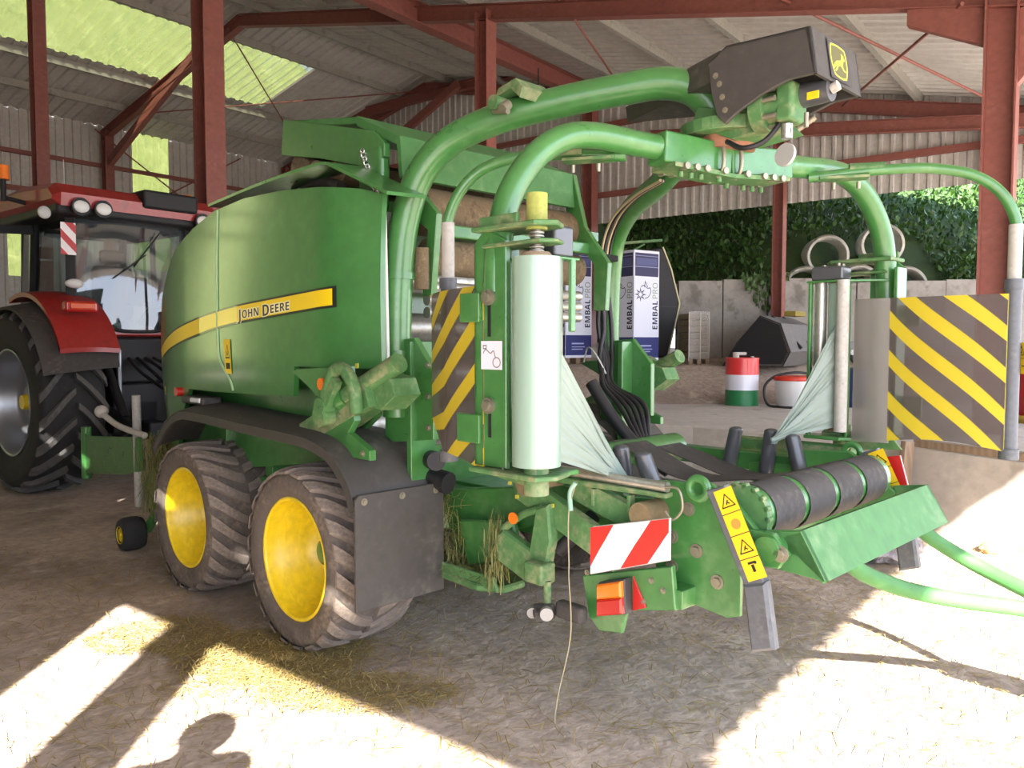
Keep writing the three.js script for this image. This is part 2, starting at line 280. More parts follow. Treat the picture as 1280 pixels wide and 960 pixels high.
// roof: sheets on purlins on rafters, with a clear strip near the ridge on the left slope
const roof = structure('ceiling', turned(box(RIDGE - 0.25, RIDGE + 0.25, roofY(RIDGE) - 0.02, roofY(RIDGE) + 0.04, GABLE - 0.2, FRONT + 0.2)), MT.roof, 'pale corrugated roof sheeting seen from below');
const cosR = Math.sqrt(1 + SLOPE * SLOPE);
function roofSheet(x0, x1, z, m, name) {                         // spans bx x0..x1 (x0 higher end or not), 1 m wide along bz
  const len = Math.abs(x1 - x0) * cosR, o = sheetMesh(roof, name, sheetGeo(len, 4), m);
  const a = B(x0, roofY(x0), z), b = B(x1, roofY(x1), z), y = b.sub(a).normalize(), x = B(0, 0, 1).normalize(), zz = x.clone().cross(y).normalize();
  o.quaternion.setFromRotationMatrix(mx(x, y, zz)); o.position.copy(a);
  return o;
}
for (let i = -4; i < 18; i++) { const z = GABLE - 0.1 + i; if (z > FRONT) break;
  const r = roofSheet(EAVE_R, RIDGE, z, MT.roof, 'roof_sheet');
  const clear = z >= -12.5 && z < -5;
  if (clear) { roofSheet(RIDGE, -15.8, z, MT.roof, 'roof_sheet'); const k = roofSheet(-15.8, -18.0, z, MT.skylight, 'translucent_sheet'); k.userData.label = 'clear roof sheet letting daylight in'; roofSheet(-18.0, WALL_L, z, MT.roof, 'roof_sheet'); }
  else roofSheet(RIDGE, WALL_L, z, MT.roof, 'roof_sheet');
}
// purlins, each a thing of the roof
for (const x of [2.4, 0.6, -1.2, -3.0, -4.8, -6.6, -8.4, -10.2, -12, -13.8, -15.5, -18.2, -19.5]) mesh(roof, 'purlin', turned(box(x - 0.04, x + 0.04, roofY(x) - 0.19, roofY(x) - 0.03, GABLE, FRONT)), MT.purlin);
// H profile bar from a to b
function hBeam(a, b, w, h, side) {
  const z = b.clone().sub(a), l = z.length(); z.normalize(); const x = side.clone().addScaledVector(z, -side.dot(z)).normalize(), y = z.clone().cross(x), f = Math.max(0.014, h * 0.06);
  const g = merge([new THREE.BoxGeometry(w, f, l).translate(0, h / 2 - f / 2, 0), new THREE.BoxGeometry(w, f, l).translate(0, -h / 2 + f / 2, 0), new THREE.BoxGeometry(f * 0.8, h - 2 * f, l)]);
  return g.applyMatrix4(mx(x, y, z)).translate((a.x + b.x) / 2, (a.y + b.y) / 2, (a.z + b.z) / 2);
}
const bzDir = B(0, 0, 1).normalize(), bxDir = B(1, 0, 0).normalize();
let trimN = 0;
function steel(geo, label) { return structure('trim_' + (++trimN), geo, MT.redSteel, label); }
const rafter = (x0, x1, z, d = 0.24) => hBeam(B(x0, roofY(x0) - 0.19 - d / 2, z), B(x1, roofY(x1) - 0.19 - d / 2, z), 0.16, d, bzDir);
for (const [z, lab] of [[GABLE + 0.25, 'red steel rafters under the back gable'], [-9.68, 'red steel rafters crossing the middle of the roof'], [-3.6, 'red steel rafters above the near part of the roof'], [FRONT - 0.3, 'red steel rafters behind the front gable']])
  { const r = steel(rafter(EAVE_R - 0.1, RIDGE, z), lab); mesh(r, 'rafter', rafter(RIDGE, WALL_L + 0.1, z), MT.redSteel); }
const column = (x, z, h, w, lab) => steel(hBeam(B(x, 0, z), B(x, h, z), w, w, bzDir), lab);
column(-1.15, -9.68, roofY(-1.15) - 0.3, 0.3, 'tall red steel column behind the striped guard screen');
mesh(scene.children.at(-1), 'haunch', (() => { const g = slab([[0, 0], [0, -0.42], [-0.75, -0.04], [-0.75, 0.13]], 0.12, 0.004); g.translate(0, 0, -0.06); g.applyMatrix4(mx(bxDir, V3(0, 1, 0), bzDir)); const p = B(-1.3, roofY(-1.3) - 0.4, -9.68); return g.translate(p.x, p.y, p.z); })(), MT.redSteel);
mesh(scene.children.at(-1), 'haunch', (() => { const g = slab([[0, 0], [0, -0.75], [0.55, -0.1], [0.6, 0.1]], 0.14, 0.004); g.translate(0, 0, -0.07); g.applyMatrix4(mx(bxDir, V3(0, 1, 0), bzDir)); const p = B(-1.0, roofY(-1.0) - 0.45, -9.68); return g.translate(p.x, p.y, p.z); })(), MT.redSteel);
column(-8.09, -9.68, roofY(-8.09) - 0.3, 0.24, 'slim red steel column behind the arched tube');
column(-10.0, -6.1, 7.3, 0.3, 'red steel column rising behind the green side panel');
column(-14.0, -5.54, 8.2, 0.2, 'red steel column rising behind the tractor cab');
column(-9.57, GABLE + 0.3, roofY(-9.57) - 0.3, 0.26, 'red gable column behind the pale box stack');
column(-5.33, GABLE + 0.3, roofY(-5.33) - 0.3, 0.2, 'red gable column rising from the retaining wall');
column(-1.85, GABLE + 0.3, roofY(-1.85) - 0.3, 0.2, 'red gable column behind the tall right column');
for (const z of [GABLE + 0.3, -9.68, -3.6]) column(WALL_L + 0.3, z, 7.0, 0.22, 'red column against the left wall cladding');
// long beams and bracing
steel(hBeam(B(-9.57, 7.15, GABLE + 0.3), B(-9.57, 7.15, -3), 0.22, 0.36, bxDir), 'heavy red beam running to the back gable');
steel(hBeam(B(-20, 8.0, GABLE + 0.4), B(-9.4, 8.0, GABLE + 0.4), 0.16, 0.22, bzDir), 'horizontal red tie across the back gable');
steel(hBeam(B(-0.9, 5.1, GABLE + 0.45), B(-8.0, 5.95, GABLE + 0.45), 0.14, 0.22, bzDir), 'red beam along the top of the back cladding');
steel(beam(B(-17.0, 6.3, GABLE + 0.6), B(-13.2, 8.0, GABLE + 0.6), 0.12, 0.2), 'grey knee brace in front of the back gable');
steel(beam(B(WALL_L + 0.4, 6.2, -9.68), B(-16.2, 8.05, -9.68), 0.14, 0.2), 'dark red knee brace above the left wall');
const brace = (a, b, r, lab) => steel(rod(a, b, r, r, 6), lab);
brace(B(-1.5, 5.2, -9.5), B(-4.2, 5.9, GABLE + 0.4), 0.02, 'thin wind brace rod below the right roof');
brace(B(-3.4, 5.75, -9.5), B(-1.6, 5.35, GABLE + 0.4), 0.022, 'crossed wind brace rod below the right roof');
brace(B(-6.3, 6.2, -9.5), B(-8.6, 6.9, GABLE + 0.4), 0.018, 'thin wind brace rod in the middle bay');
brace(B(-15.0, 8.2, -9.6), B(-19.5, 7.2, GABLE + 0.4), 0.016, 'thin wind brace rod under the left slope');
brace(B(-19.5, 7.2, -9.6), B(-15.0, 8.2, GABLE + 0.4), 0.016, 'crossed wind brace rod under the left slope');
brace(B(WALL_L + 0.25, 7.0, -9.4), B(WALL_L + 0.25, 4.5, -13.5), 0.02, 'diagonal brace rod on the left wall');
brace(B(WALL_L + 0.25, 4.5, -9.4), B(WALL_L + 0.25, 7.0, -13.5), 0.02, 'second diagonal brace rod on the left wall');
{ const lamp = thing('ceiling_lamp', 'small round white lamp hanging below the red roof beam', 'lamp', B(-9.2, 6.55, -12.6).toArray()); mesh(lamp, 'shade', new THREE.LatheGeometry([[0, 0.1], [0.05, 0.09], [0.14, 0.03], [0.15, 0], [0.13, 0.01], [0, 0.02]].map(([a, b]) => new THREE.Vector2(a, b)), 24), MT.white); mesh(lamp, 'rod', rod(V3(0, 0.08, 0), V3(0, 0.42, 0), 0.01), MT.dark); }

// land behind: dark overgrown bank at the back, sunlit grass slope on the left
const bankFront = (x) => Math.min(-15.6, (GABLE - 0.35 + 0.6157 * x) / 0.788);
const bankAt = (x, v) => V3(x, (x < 2.4 ? 1.3 : 2.45) + 0.35 * Math.min(1, v * 6) + v * 9.5 + (NA[((v * 300) | 0) * 512 + (((x + 6) / 28 * 500) | 0)] - 0.5) * 1.2 * Math.min(1, v * 5), bankFront(x) - 12 * v);
structure('bank_behind', grid(60, 40, (u, v) => bankAt(-6 + 28 * u, v)), MT.bank, 'steep overgrown bank behind the retaining wall');
structure('grass_slope', grid(40, 24, (u, v) => { const p = B(WALL_L - 3 - v * 30, 0, 14 - 50 * u); p.y = -0.1 + v * 27 + NA[((v * 400) | 0) * 512 + ((u * 500) | 0)] * 1.5; return p; }), MT.grassHill, 'sunlit yellow green grass slope beyond the left wall');
{ // leaves on the bank
  const g = new THREE.BufferGeometry(); g.setAttribute('position', new THREE.Float32BufferAttribute([0, 0, 0, 0.03, 0.05, 0.01, 0, 0.11, 0, -0.03, 0.05, 0.01], 3)); g.setIndex([0, 1, 2, 0, 2, 3]); g.computeVertexNormals();
  const n = 44000, im = new THREE.InstancedMesh(g, MT.leaf, n), d = new THREE.Object3D(), c = new THREE.Color();
  for (let i = 0; i < n; i++) { const x = rr(-3, 17), v = Math.pow(rnd(), 1.5) * 0.75, lump = NB[((v * 420) | 0) * 512 + ((((x + 6) / 28) * 500) | 0)];
    d.position.copy(bankAt(x, v)); d.position.y += rnd() * 0.75 * lump + 0.05; d.position.z -= rnd() * 0.3; if (x > 5.3 && x < 8.7 && v < 0.12) d.position.z -= 1.1;
    d.rotation.set(rr(-1.2, 1.2), rr(0, 6.28), rr(-1.2, 1.2)); d.scale.setScalar(rr(0.6, 1.7)); d.updateMatrix(); im.setMatrixAt(i, d.matrix); c.setHSL(0.24 + rr(-0.03, 0.04), rr(0.45, 0.6), rr(0.3, 0.62)); im.setColorAt(i, c); }
  im.name = 'shrub_foliage'; im.castShadow = im.receiveShadow = true; meta(im, 'dense green shrub leaves covering the bank', 'foliage', null, 'stuff'); scene.add(im);
}

// ---------------------------------------------------------------- prints
const hazard = (flipX) => canvasTex(512, 640, (x, w, h) => {
  x.clearRect(0, 0, w, h); x.fillStyle = 'rgba(92,84,80,0.66)'; x.fillRect(0, 0, w, h);
  if (flipX) { x.translate(w, 0); x.scale(-1, 1); }
  x.fillStyle = 'rgba(212,190,40,0.92)';
  for (const [y0, th] of [[-470, 66], [-300, 62], [-130, 62], [40, 62], [215, 58], [400, 62], [560, 60]]) { x.beginPath(); x.moveTo(0, y0); x.bezierCurveTo(w * 0.3, y0 + 170, w * 0.6, y0 + 250, w, y0 + 430); x.lineTo(w, y0 + 430 + th); x.bezierCurveTo(w * 0.6, y0 + 270 + th, w * 0.3, y0 + 180 + th, 0, y0 + th * 1.25); x.fill(); }
});
const redWhite = canvasTex(320, 180, (x, w, h) => { x.fillStyle = '#f1eef0'; x.fillRect(0, 0, w, h); x.fillStyle = '#d8322a'; for (const a of [-150, 110]) { x.beginPath(); x.moveTo(a + 20, h); x.lineTo(a + 130, h); x.lineTo(a + 250, 0); x.lineTo(a + 140, 0); x.fill(); } });
const boardTractor = canvasTex(128, 256, (x, w, h) => { x.fillStyle = '#eee6e4'; x.fillRect(0, 0, w, h); x.fillStyle = '#b92a2c'; for (const a of [-60, 90, 240]) { x.beginPath(); x.moveTo(0, a - 40); x.lineTo(w, a + 80); x.lineTo(w, a + 150); x.lineTo(0, a + 30); x.fill(); } });
function tri(x, cx, cy, r) { x.lineWidth = r * 0.16; x.strokeStyle = '#151515'; x.lineJoin = 'round'; x.beginPath(); x.moveTo(cx, cy - r); x.lineTo(cx + r, cy + r * 0.75); x.lineTo(cx - r, cy + r * 0.75); x.closePath(); x.stroke(); x.lineWidth = r * 0.18; x.beginPath(); x.moveTo(cx - r * 0.25, cy + r * 0.45); x.lineTo(cx + r * 0.1, cy - r * 0.1); x.lineTo(cx - r * 0.05, cy + r * 0.1); x.lineTo(cx + r * 0.3, cy + r * 0.4); x.stroke(); }
const warnLong = canvasTex(128, 560, (x, w, h) => { x.fillStyle = '#efc51c'; x.fillRect(0, 0, w, h); x.strokeStyle = '#222'; x.lineWidth = 5; for (const y of [150, 285, 430]) { x.beginPath(); x.moveTo(0, y); x.lineTo(w, y); x.stroke(); } tri(x, 64, 78, 44); tri(x, 64, 362, 44); x.fillStyle = '#b98c3a'; x.beginPath(); x.arc(64, 220, 32, 0, 7); x.fill(); x.fillStyle = '#181818'; x.fillRect(40, 452, 44, 14); x.fillRect(56, 470, 20, 44); x.beginPath(); x.arc(88, 462, 10, 0, 7); x.fill(); });
const warnShort = canvasTex(128, 256, (x, w, h) => { x.fillStyle = '#efc81e'; x.fillRect(0, 0, w, h); x.strokeStyle = '#222'; x.lineWidth = 4; x.beginPath(); x.moveTo(0, 128); x.lineTo(w, 128); x.stroke(); tri(x, 62, 70, 42); x.fillStyle = '#181818'; x.fillRect(18, 186, 36, 10); x.fillRect(84, 160, 18, 60); x.beginPath(); x.arc(93, 148, 11, 0, 7); x.fill(); x.fillRect(72, 176, 42, 10); });
const warnTiny = canvasTex(64, 96, (x, w, h) => { x.fillStyle = '#efd035'; x.fillRect(0, 0, w, h); tri(x, 32, 36, 20); x.fillStyle = '#222'; x.fillRect(12, 66, 40, 16); });
const threadPrint = canvasTex(128, 128, (x, w, h) => { x.fillStyle = '#e8e4ee'; x.fillRect(0, 0, w, h); x.strokeStyle = '#777'; x.lineWidth = 5; x.beginPath(); x.arc(94, 96, 22, 0, 7); x.stroke(); x.beginPath(); x.moveTo(14, 56); x.bezierCurveTo(30, 10, 48, 70, 66, 50); x.bezierCurveTo(84, 30, 80, 70, 90, 76); x.stroke(); x.strokeRect(14, 20, 18, 14); });
function deer(x, cx, cy, k) {                                     // the leaping deer mark
  x.beginPath(); const p = [[-44, 22], [-30, 6], [-14, -4], [4, -8], [16, -14], [22, -26], [18, -40], [26, -32], [28, -44], [33, -32], [40, -38], [38, -26], [48, -22], [46, -16], [36, -16], [30, -4], [24, 8], [32, 20], [44, 22], [42, 28], [28, 26], [16, 14], [2, 12], [-10, 18], [-20, 32], [-34, 42], [-36, 37], [-24, 26], [-22, 14], [-34, 26], [-44, 34]];
  p.forEach(([a, b], i) => x[i ? 'lineTo' : 'moveTo'](cx + a * k, cy + b * k)); x.closePath(); x.fill();
}
const emblem = canvasTex(256, 256, (x, w, h) => { x.fillStyle = '#3c3b3d'; x.fillRect(0, 0, w, h); x.strokeStyle = '#d3cf3c'; x.lineWidth = 12; x.beginPath(); x.moveTo(40, 30); x.quadraticCurveTo(128, 10, 216, 30); x.quadraticCurveTo(250, 128, 200, 222); x.quadraticCurveTo(128, 244, 56, 222); x.quadraticCurveTo(6, 128, 40, 30); x.fillStyle = '#5d5d38'; x.fill(); x.stroke(); x.fillStyle = '#d8d43c'; deer(x, 128, 128, 1.75); });
const brandStripe = canvasTex(2048, 160, (x, w, h) => { x.fillStyle = '#1d1d1c'; x.fillRect(0, 0, w, h); x.fillStyle = '#f3d40c'; x.fillRect(0, 16, w - 22, h - 34); x.font = 'bold 104px sans-serif'; x.textBaseline = 'middle'; x.lineJoin = 'round'; const tx = (s, a, f) => { x.font = f; x.lineWidth = 16; x.strokeStyle = '#fbf3c0'; x.strokeText(s, a, 92); x.fillStyle = '#2a2520'; x.fillText(s, a, 92); return a + x.measureText(s).width; }; const L = 'bold 128px sans-serif', S = 'bold 92px sans-serif'; x.save(); x.scale(0.86, 1); let a = 1400; a = tx('J', a, L); a = tx('OHN', a, S); a = tx('D', a + 26, L); tx('EERE', a, S); x.restore(); });

// ---------------------------------------------------------------- the baler and wrapper
const O = [-1.14817, 0, -4.20464], MTURN = 44.6 * Math.PI / 180;
const baler = thing('round_baler_wrapper', 'large green round baler with film wrapping arms and yellow wheel rims', 'baler', O, MTURN);
const part = (name, geo, m, label, keepUv) => { const o = mesh(baler, name, geo, m, keepUv); if (label) o.userData.label = label; return o; };
const sub = (p, name, geo, m, label, keepUv) => { const o = mesh(p, name, geo, m, keepUv); if (label) o.userData.label = label; return o; };

// wheels ---------------------------------------------------------
const lathe = (pts, n = 72) => new THREE.LatheGeometry(pts.map(([r, w]) => new THREE.Vector2(Math.max(r, 0.0001), w)), n).rotateZ(Math.PI / 2);   // axis becomes -x.. : y -> -x
function tyreGeo(R, ri, W, lugs, lugH, lean, lugW, power = 1.4) {
  const k = R / 0.505, hw = W / 2;
  const prof = [[ri, hw * 0.86], [ri + 0.02 * k, hw * 0.93], [ri + (R - ri) * 0.35, hw], [ri + (R - ri) * 0.7, hw * 0.985], [R * 0.955, hw * 0.93], [R * 0.975, hw * 0.8], [R * 0.99, hw * 0.4], [R * 0.993, 0]];
  const full = [...prof, ...prof.slice(0, -1).reverse().map(([r, w]) => [r, -w])];
  const geos = [new THREE.LatheGeometry(full.map(([r, w]) => new THREE.Vector2(r, w)), 96)];
  const surf = (w) => { const a = Math.abs(w); for (let i = prof.length - 1; i > 0; i--) { const [r0, w0] = prof[i], [r1, w1] = prof[i - 1]; if (a >= w0 && a <= w1 && i > 3) return r0 + (r1 - r0) * (a - w0) / (w1 - w0); } return R * 0.955; };
  const n = 7, lug = {};
  for (const sd of [-1, 1]) {
    const P = [];
    for (let j = 0; j <= n; j++) { const f = j / n, w = sd * (0.03 * hw + f * 0.965 * hw), ang = lean * Math.pow(f, power), half = (lugW * (0.75 + 0.35 * f)) / R / 2, r = surf(Math.min(Math.abs(w), hw * 0.93)) - 0.004, hh = lugH * (f > 0.95 ? 0.55 : 1);
      P.push([[r, -half * 1.2], [r + hh, -half], [r + hh, half], [r, half * 1.2]].map(([q, d]) => V3(q * Math.cos(ang + d), w, q * Math.sin(ang + d)))); }
    const pos = [], quad = (p, q, r, s) => pos.push(...p.toArray(), ...q.toArray(), ...r.toArray(), ...p.toArray(), ...r.toArray(), ...s.toArray());
    for (let j = 0; j < n; j++) for (let c = 0; c < 3; c++) sd > 0 ? quad(P[j][c], P[j][c + 1], P[j + 1][c + 1], P[j + 1][c]) : quad(P[j][c], P[j + 1][c], P[j + 1][c + 1], P[j][c + 1]);
    quad(P[n][0], P[n][1], P[n][2], P[n][3]); quad(P[0][3], P[0][2], P[0][1], P[0][0]);
    const g = new THREE.BufferGeometry(); g.setAttribute('position', new THREE.Float32BufferAttribute(pos, 3)); g.computeVertexNormals(); lug[sd] = uvBox(g.rotateZ(Math.PI / 2));
  }
  return { body: uvBox(merge(geos).rotateZ(Math.PI / 2)), lug, lugs };   // the axle lies along x; +w faces -x
}
function treads(wheel, T, m) { for (let i = 0; i < T.lugs; i++) for (const sd of [-1, 1]) { const o = mesh(wheel, 'lug', T.lug[sd], m, true); o.rotation.x = (i + (sd > 0 ? 0.5 : 0)) / T.lugs * Math.PI * 2; } }
const tandemTyre = tyreGeo(0.497, 0.335, 0.53, 22, 0.026, -0.36, 0.07);
const tandemRim = uvBox(lathe([[0.345, 0.232], [0.335, 0.243], [0.326, 0.238], [0.318, 0.225], [0.314, 0.15], [0.282, 0.135], [0.278, 0.05], [0.245, 0.035], [0.24, -0.06], [0.15, -0.085], [0.08, -0.08], [0, -0.08]]));
const hubG = uvBox(merge([lathe([[0.17, -0.09], [0.165, -0.05], [0.08, -0.045], [0.07, 0.05], [0.05, 0.06], [0, 0.06]], 24), ...Array.from({ length: 8 }, (_, i) => rod(V3(0.08, 0.13 * Math.cos(i * 0.785), 0.13 * Math.sin(i * 0.785)), V3(0.02, 0.13 * Math.cos(i * 0.785), 0.13 * Math.sin(i * 0.785)), 0.014, 0.014, 6))]));
for (const [s, t, far] of [[0.11, 0.265, 0], [1.56, 0.265, 0], [0.11, 2.455, 1], [1.56, 2.455, 1]]) {
  const w = part('wheel', tandemTyre.body, MT.tyre, 'worn dusty wide tyre with chevron tread', true); w.position.copy(M(s, t, 0.505)); w.rotation.set(s * 0.7, 0, 0); if (far) w.rotation.y = Math.PI;
  sub(w, 'rim', tandemRim, MT.yellow, 'deep dished yellow rim', true); sub(w, 'hub', hubG, MT.green, null, true); treads(w, tandemTyre, MT.lug);
}
part('walking_beam', [mbox(-0.1, 1.8, 0.56, 0.7, 0.46, 0.6), mbox(0.7, 0.95, 0.56, 2.16, 0.45, 0.65)], MT.green);
part('walking_beam', mbox(-0.1, 1.8, 2.02, 2.16, 0.46, 0.6), MT.green);

// side panels ----------------------------------------------------
const topEdge = (s) => { const P = [[-0.42, 2.455], [-0.3, 2.49], [0, 2.53], [0.4, 2.565], [0.86, 2.58], [1.29, 2.55], [1.6, 2.47], [1.92, 2.35], [2.31, 2.04], [2.53, 1.62], [2.6, 1.4]]; for (let i = 1; i < P.length; i++) if (s <= P[i][0]) { const k = (s - P[i - 1][0]) / (P[i][0] - P[i - 1][0]); return P[i - 1][1] + k * (P[i][1] - P[i - 1][1]); } return 1.4; };
const botEdge = (s) => s < 0.24 ? 1.56 : s < 0.27 ? 1.56 - (s - 0.24) / 0.03 * 0.17 : s < 1.3 ? 1.39 - (s - 0.27) * 0.02 : s < 1.72 ? 1.37 : s < 1.8 ? 1.37 - (s - 1.72) * 1.2 : s < 2.12 ? 1.27 - (s - 1.8) * 1.1 : 0.92 - (s - 2.12) * 0.15;
const panelT = (s, y) => 0.12 + 0.03 * Math.pow((y - 1.9) / 0.7, 2) + 0.16 * Math.pow(Math.max(0, s - 1.7) / 0.9, 2) + 0.13 * Math.pow(Math.max(0, -0.02 - s) / 0.4, 1.8);
function panelGeo(mir) { const ss = []; const s00 = mir ? 0.9 : -0.42; for (let i = 0; i <= 90; i++) ss.push(s00 + (2.62 - s00) * i / 90); ss.push(...(mir ? [] : [0.24, 0.27]), 1.72, 1.8); ss.sort((a, b) => a - b); const n = ss.length - 1;
  const T = (t) => mir ? 2.72 - t : t;
  return shell(n, 30, (u, v) => { const s = ss[Math.round(u * n)], y0 = botEdge(s), y1 = Math.max(topEdge(s), y0 + 0.02), y = y0 + (y1 - y0) * v; return M(s, T(panelT(s, y)), y); }, V3(mir ? -0.03 : 0.03, 0, 0)); }
const sideP = part('side_panel', panelGeo(false), MT.panel, 'curved glossy green side panel');
{ // seam: a raised bead following the joint of the two doors
  const pts = []; for (let i = 0; i <= 24; i++) { const y = topEdge(1.2) - 0.01 - i / 24 * (topEdge(1.2) - 1.40), s = 1.22 - 0.02 * Math.sin(i / 24 * 3) - 0.19 * sm(19, 24, i); pts.push(M(s, panelT(s, y) - 0.002, y)); }
  sub(sideP, 'seam', pipe(pts, 0.009, 60, 8), plain(0x9fc08f, 0.5));
  // stripe with the maker's name
  const yc = (s) => 1.937 - 0.06 * (s + 0.17) - 0.062 * Math.pow(Math.max(0, s - 0.75), 2), hw = (s) => 0.056 + 0.004 * Math.min(1.5, Math.max(0, s)) - 0.03 * Math.max(0, s - 1.9);
  sub(sideP, 'brand_stripe', grid(110, 6, (u, v) => { const s = 2.44 - 2.62 * u, y = yc(s) + hw(s) * (2 * v - 1); return M(s, panelT(s, y) - 0.005, y); }), phys({ map: brandStripe, roughness: 0.4, clearcoat: 0.4 }), 'yellow stripe with dark lettering', true);
  for (const [s, y, w, h, tx] of [[1.07, 1.605, 0.09, 0.22, warnTiny], [2.35, 1.33, 0.06, 0.06, warnTiny], [2.22, 1.1, 0.07, 0.1, warnTiny]]) sub(sideP, 'warning_label', grid(4, 4, (u, v) => { const ss = s + w / 2 - u * w, yy = y - h / 2 + v * h; return M(ss, panelT(ss, yy) - 0.005, yy); }), mat({ map: tx, roughness: 0.5 }), null, true);
}
part('side_panel', panelGeo(true), MT.panel, 'curved green panel on the far side');
// white rear edge of the door and lower channel
part('door_edge', [plateT([[-0.3, 2.4], [-0.4, 2.38], [-0.42, 1.585], [-0.1, 1.55], [-0.1, 1.57], [-0.39, 1.6]], 0.29, 0.31)], MT.white, 'white inner edge of the side door');
part('roof_flange', shell(30, 1, (u, v) => { const s = 1.45 - 2.03 * u, y = 2.62 + 0.055 * Math.sin(Math.min(1, u * 1.5) * 1.57) - Math.max(0, u - 0.72) * 0.85; return M(s, 0.18 + v * 0.24, y + v * 0.01); }, V3(0, -0.018, 0)), MT.green);
// chamber walls, front housing, floor
const wallPoly = [[2.45, 1.0], [2.4, 1.7], [2.1, 2.2], [1.6, 2.42], [0.4, 2.52], [-0.2, 2.45], [-0.25, 1.3], [0.2, 1.0], [1.9, 0.75]];
part('chamber_wall', plateT(wallPoly, 0.34, 0.38), MT.green); part('chamber_wall', plateT([[2.45, 1.0], [2.4, 1.7], [2.1, 2.2], [1.6, 2.42], [0.5, 2.5], [0.42, 1.1], [1.9, 0.75]], 2.34, 2.38), MT.green);
part('front_housing', [plateT([[2.62, 0.9], [2.58, 1.55], [2.3, 2.06], [1.75, 2.36], [1.3, 2.4], [1.6, 1.9], [1.7, 1.0], [2.1, 0.7]], 0.38, 2.34)], MT.green, 'green front housing');
part('chamber_roof', plateT([[1.5, 2.4], [-0.15, 2.48], [-0.15, 2.42], [1.5, 2.34]], 0.38, 2.34), MT.green);
part('chamber_floor', [mbox(0.1, 1.8, 0.36, 2.36, 0.72, 0.8), mbox(1.0, 1.1, 0.38, 2.34, 0.8, 2.36)], MT.green);
for (const [s, y, r] of [[0.85, 2.15, 0.11], [0.9, 1.8, 0.11], [0.85, 1.45, 0.11], [0.6, 1.15, 0.11], [0.25, 0.98, 0.11]]) part('chamber_roller', rod(M(s, 0.38, y), M(s, 2.34, y), r, r, 20), MT.steel);

// fenders ---------------------------------------------------------
const fprof = [[2.06, 0.94], [1.94, 1.05], [1.8, 1.15], [1.6, 1.225], [1.3, 1.235], [0.66, 1.215], [0.1, 1.2], [-0.12, 1.185], [-0.3, 1.14], [-0.42, 1.06], [-0.5, 0.97], [-0.535, 0.88]];
const fcurve = new THREE.CatmullRomCurve3(fprof.map(([s, y]) => V3(s, y, 0)), false, 'catmullrom', 0.5);
function fenderGeo(t0, dir) { const at = (u, v) => { const p = fcurve.getPoint(u), crown = 0.05 * Math.sin(Math.PI * Math.min(1, v * 1.15)); return M(p.x, t0 + dir * (v * 0.56), p.y + crown * sm(0.95, 0.7, u)); };
  return merge([shell(48, 8, at, V3(0, -0.012, 0)), shell(48, 2, (u, v) => { const p = fcurve.getPoint(u), tg = fcurve.getTangent(u); return M(p.x - tg.y * v * 0.055, t0 + dir * 0.004, p.y + tg.x * v * 0.055 * (1)); }, V3(dir * 0.015, 0, 0))]); }
const fend = part('fender', fenderGeo(0, 1), MT.plastic, 'black plastic fender over the tandem wheels');
part('fender', fenderGeo(2.72, -1), MT.plastic, 'black plastic fender on the far side');
const flap = part('mudflap', plateS([[0.0, 0.37], [0.0, 0.93], [0.02, 0.95], [0.53, 0.95], [0.555, 0.92], [0.555, 0.37]], -0.552, -0.532, 0.003), MT.plastic, 'dark rubber mudflap');
for (const t of [0.05, 0.28, 0.5]) sub(flap, 'bolt', bolt(-0.552, t, 0.915, 0.012, 's', 0.012), MT.zinc);
part('mudflap', plateS([[2.72, 0.37], [2.72, 0.93], [2.17, 0.95], [2.165, 0.37]], -0.552, -0.532, 0.003), MT.plastic);
part('fender_stay', mbox(0.6, 0.7, 0.3, 0.6, 1.1, 1.22), MT.green); part('fender_stay', mbox(1.5, 1.62, 0.3, 0.6, 0.8, 1.2), MT.green);
{ const l = part('marker_light', rod(M(1.86, 0.1, 1.345), M(1.86, 0.2, 1.345), 0.032), MT.lensRed, 'small red marker light'); const d = part('tool_lamp', mbox(1.42, 1.78, 0.1, 0.24, 1.27, 1.325, 0.02), MT.plastic); sub(d, 'lens', mbox(1.45, 1.6, 0.09, 0.12, 1.285, 1.32, 0.01), plain(0xc9ccd2, 0.2)); }

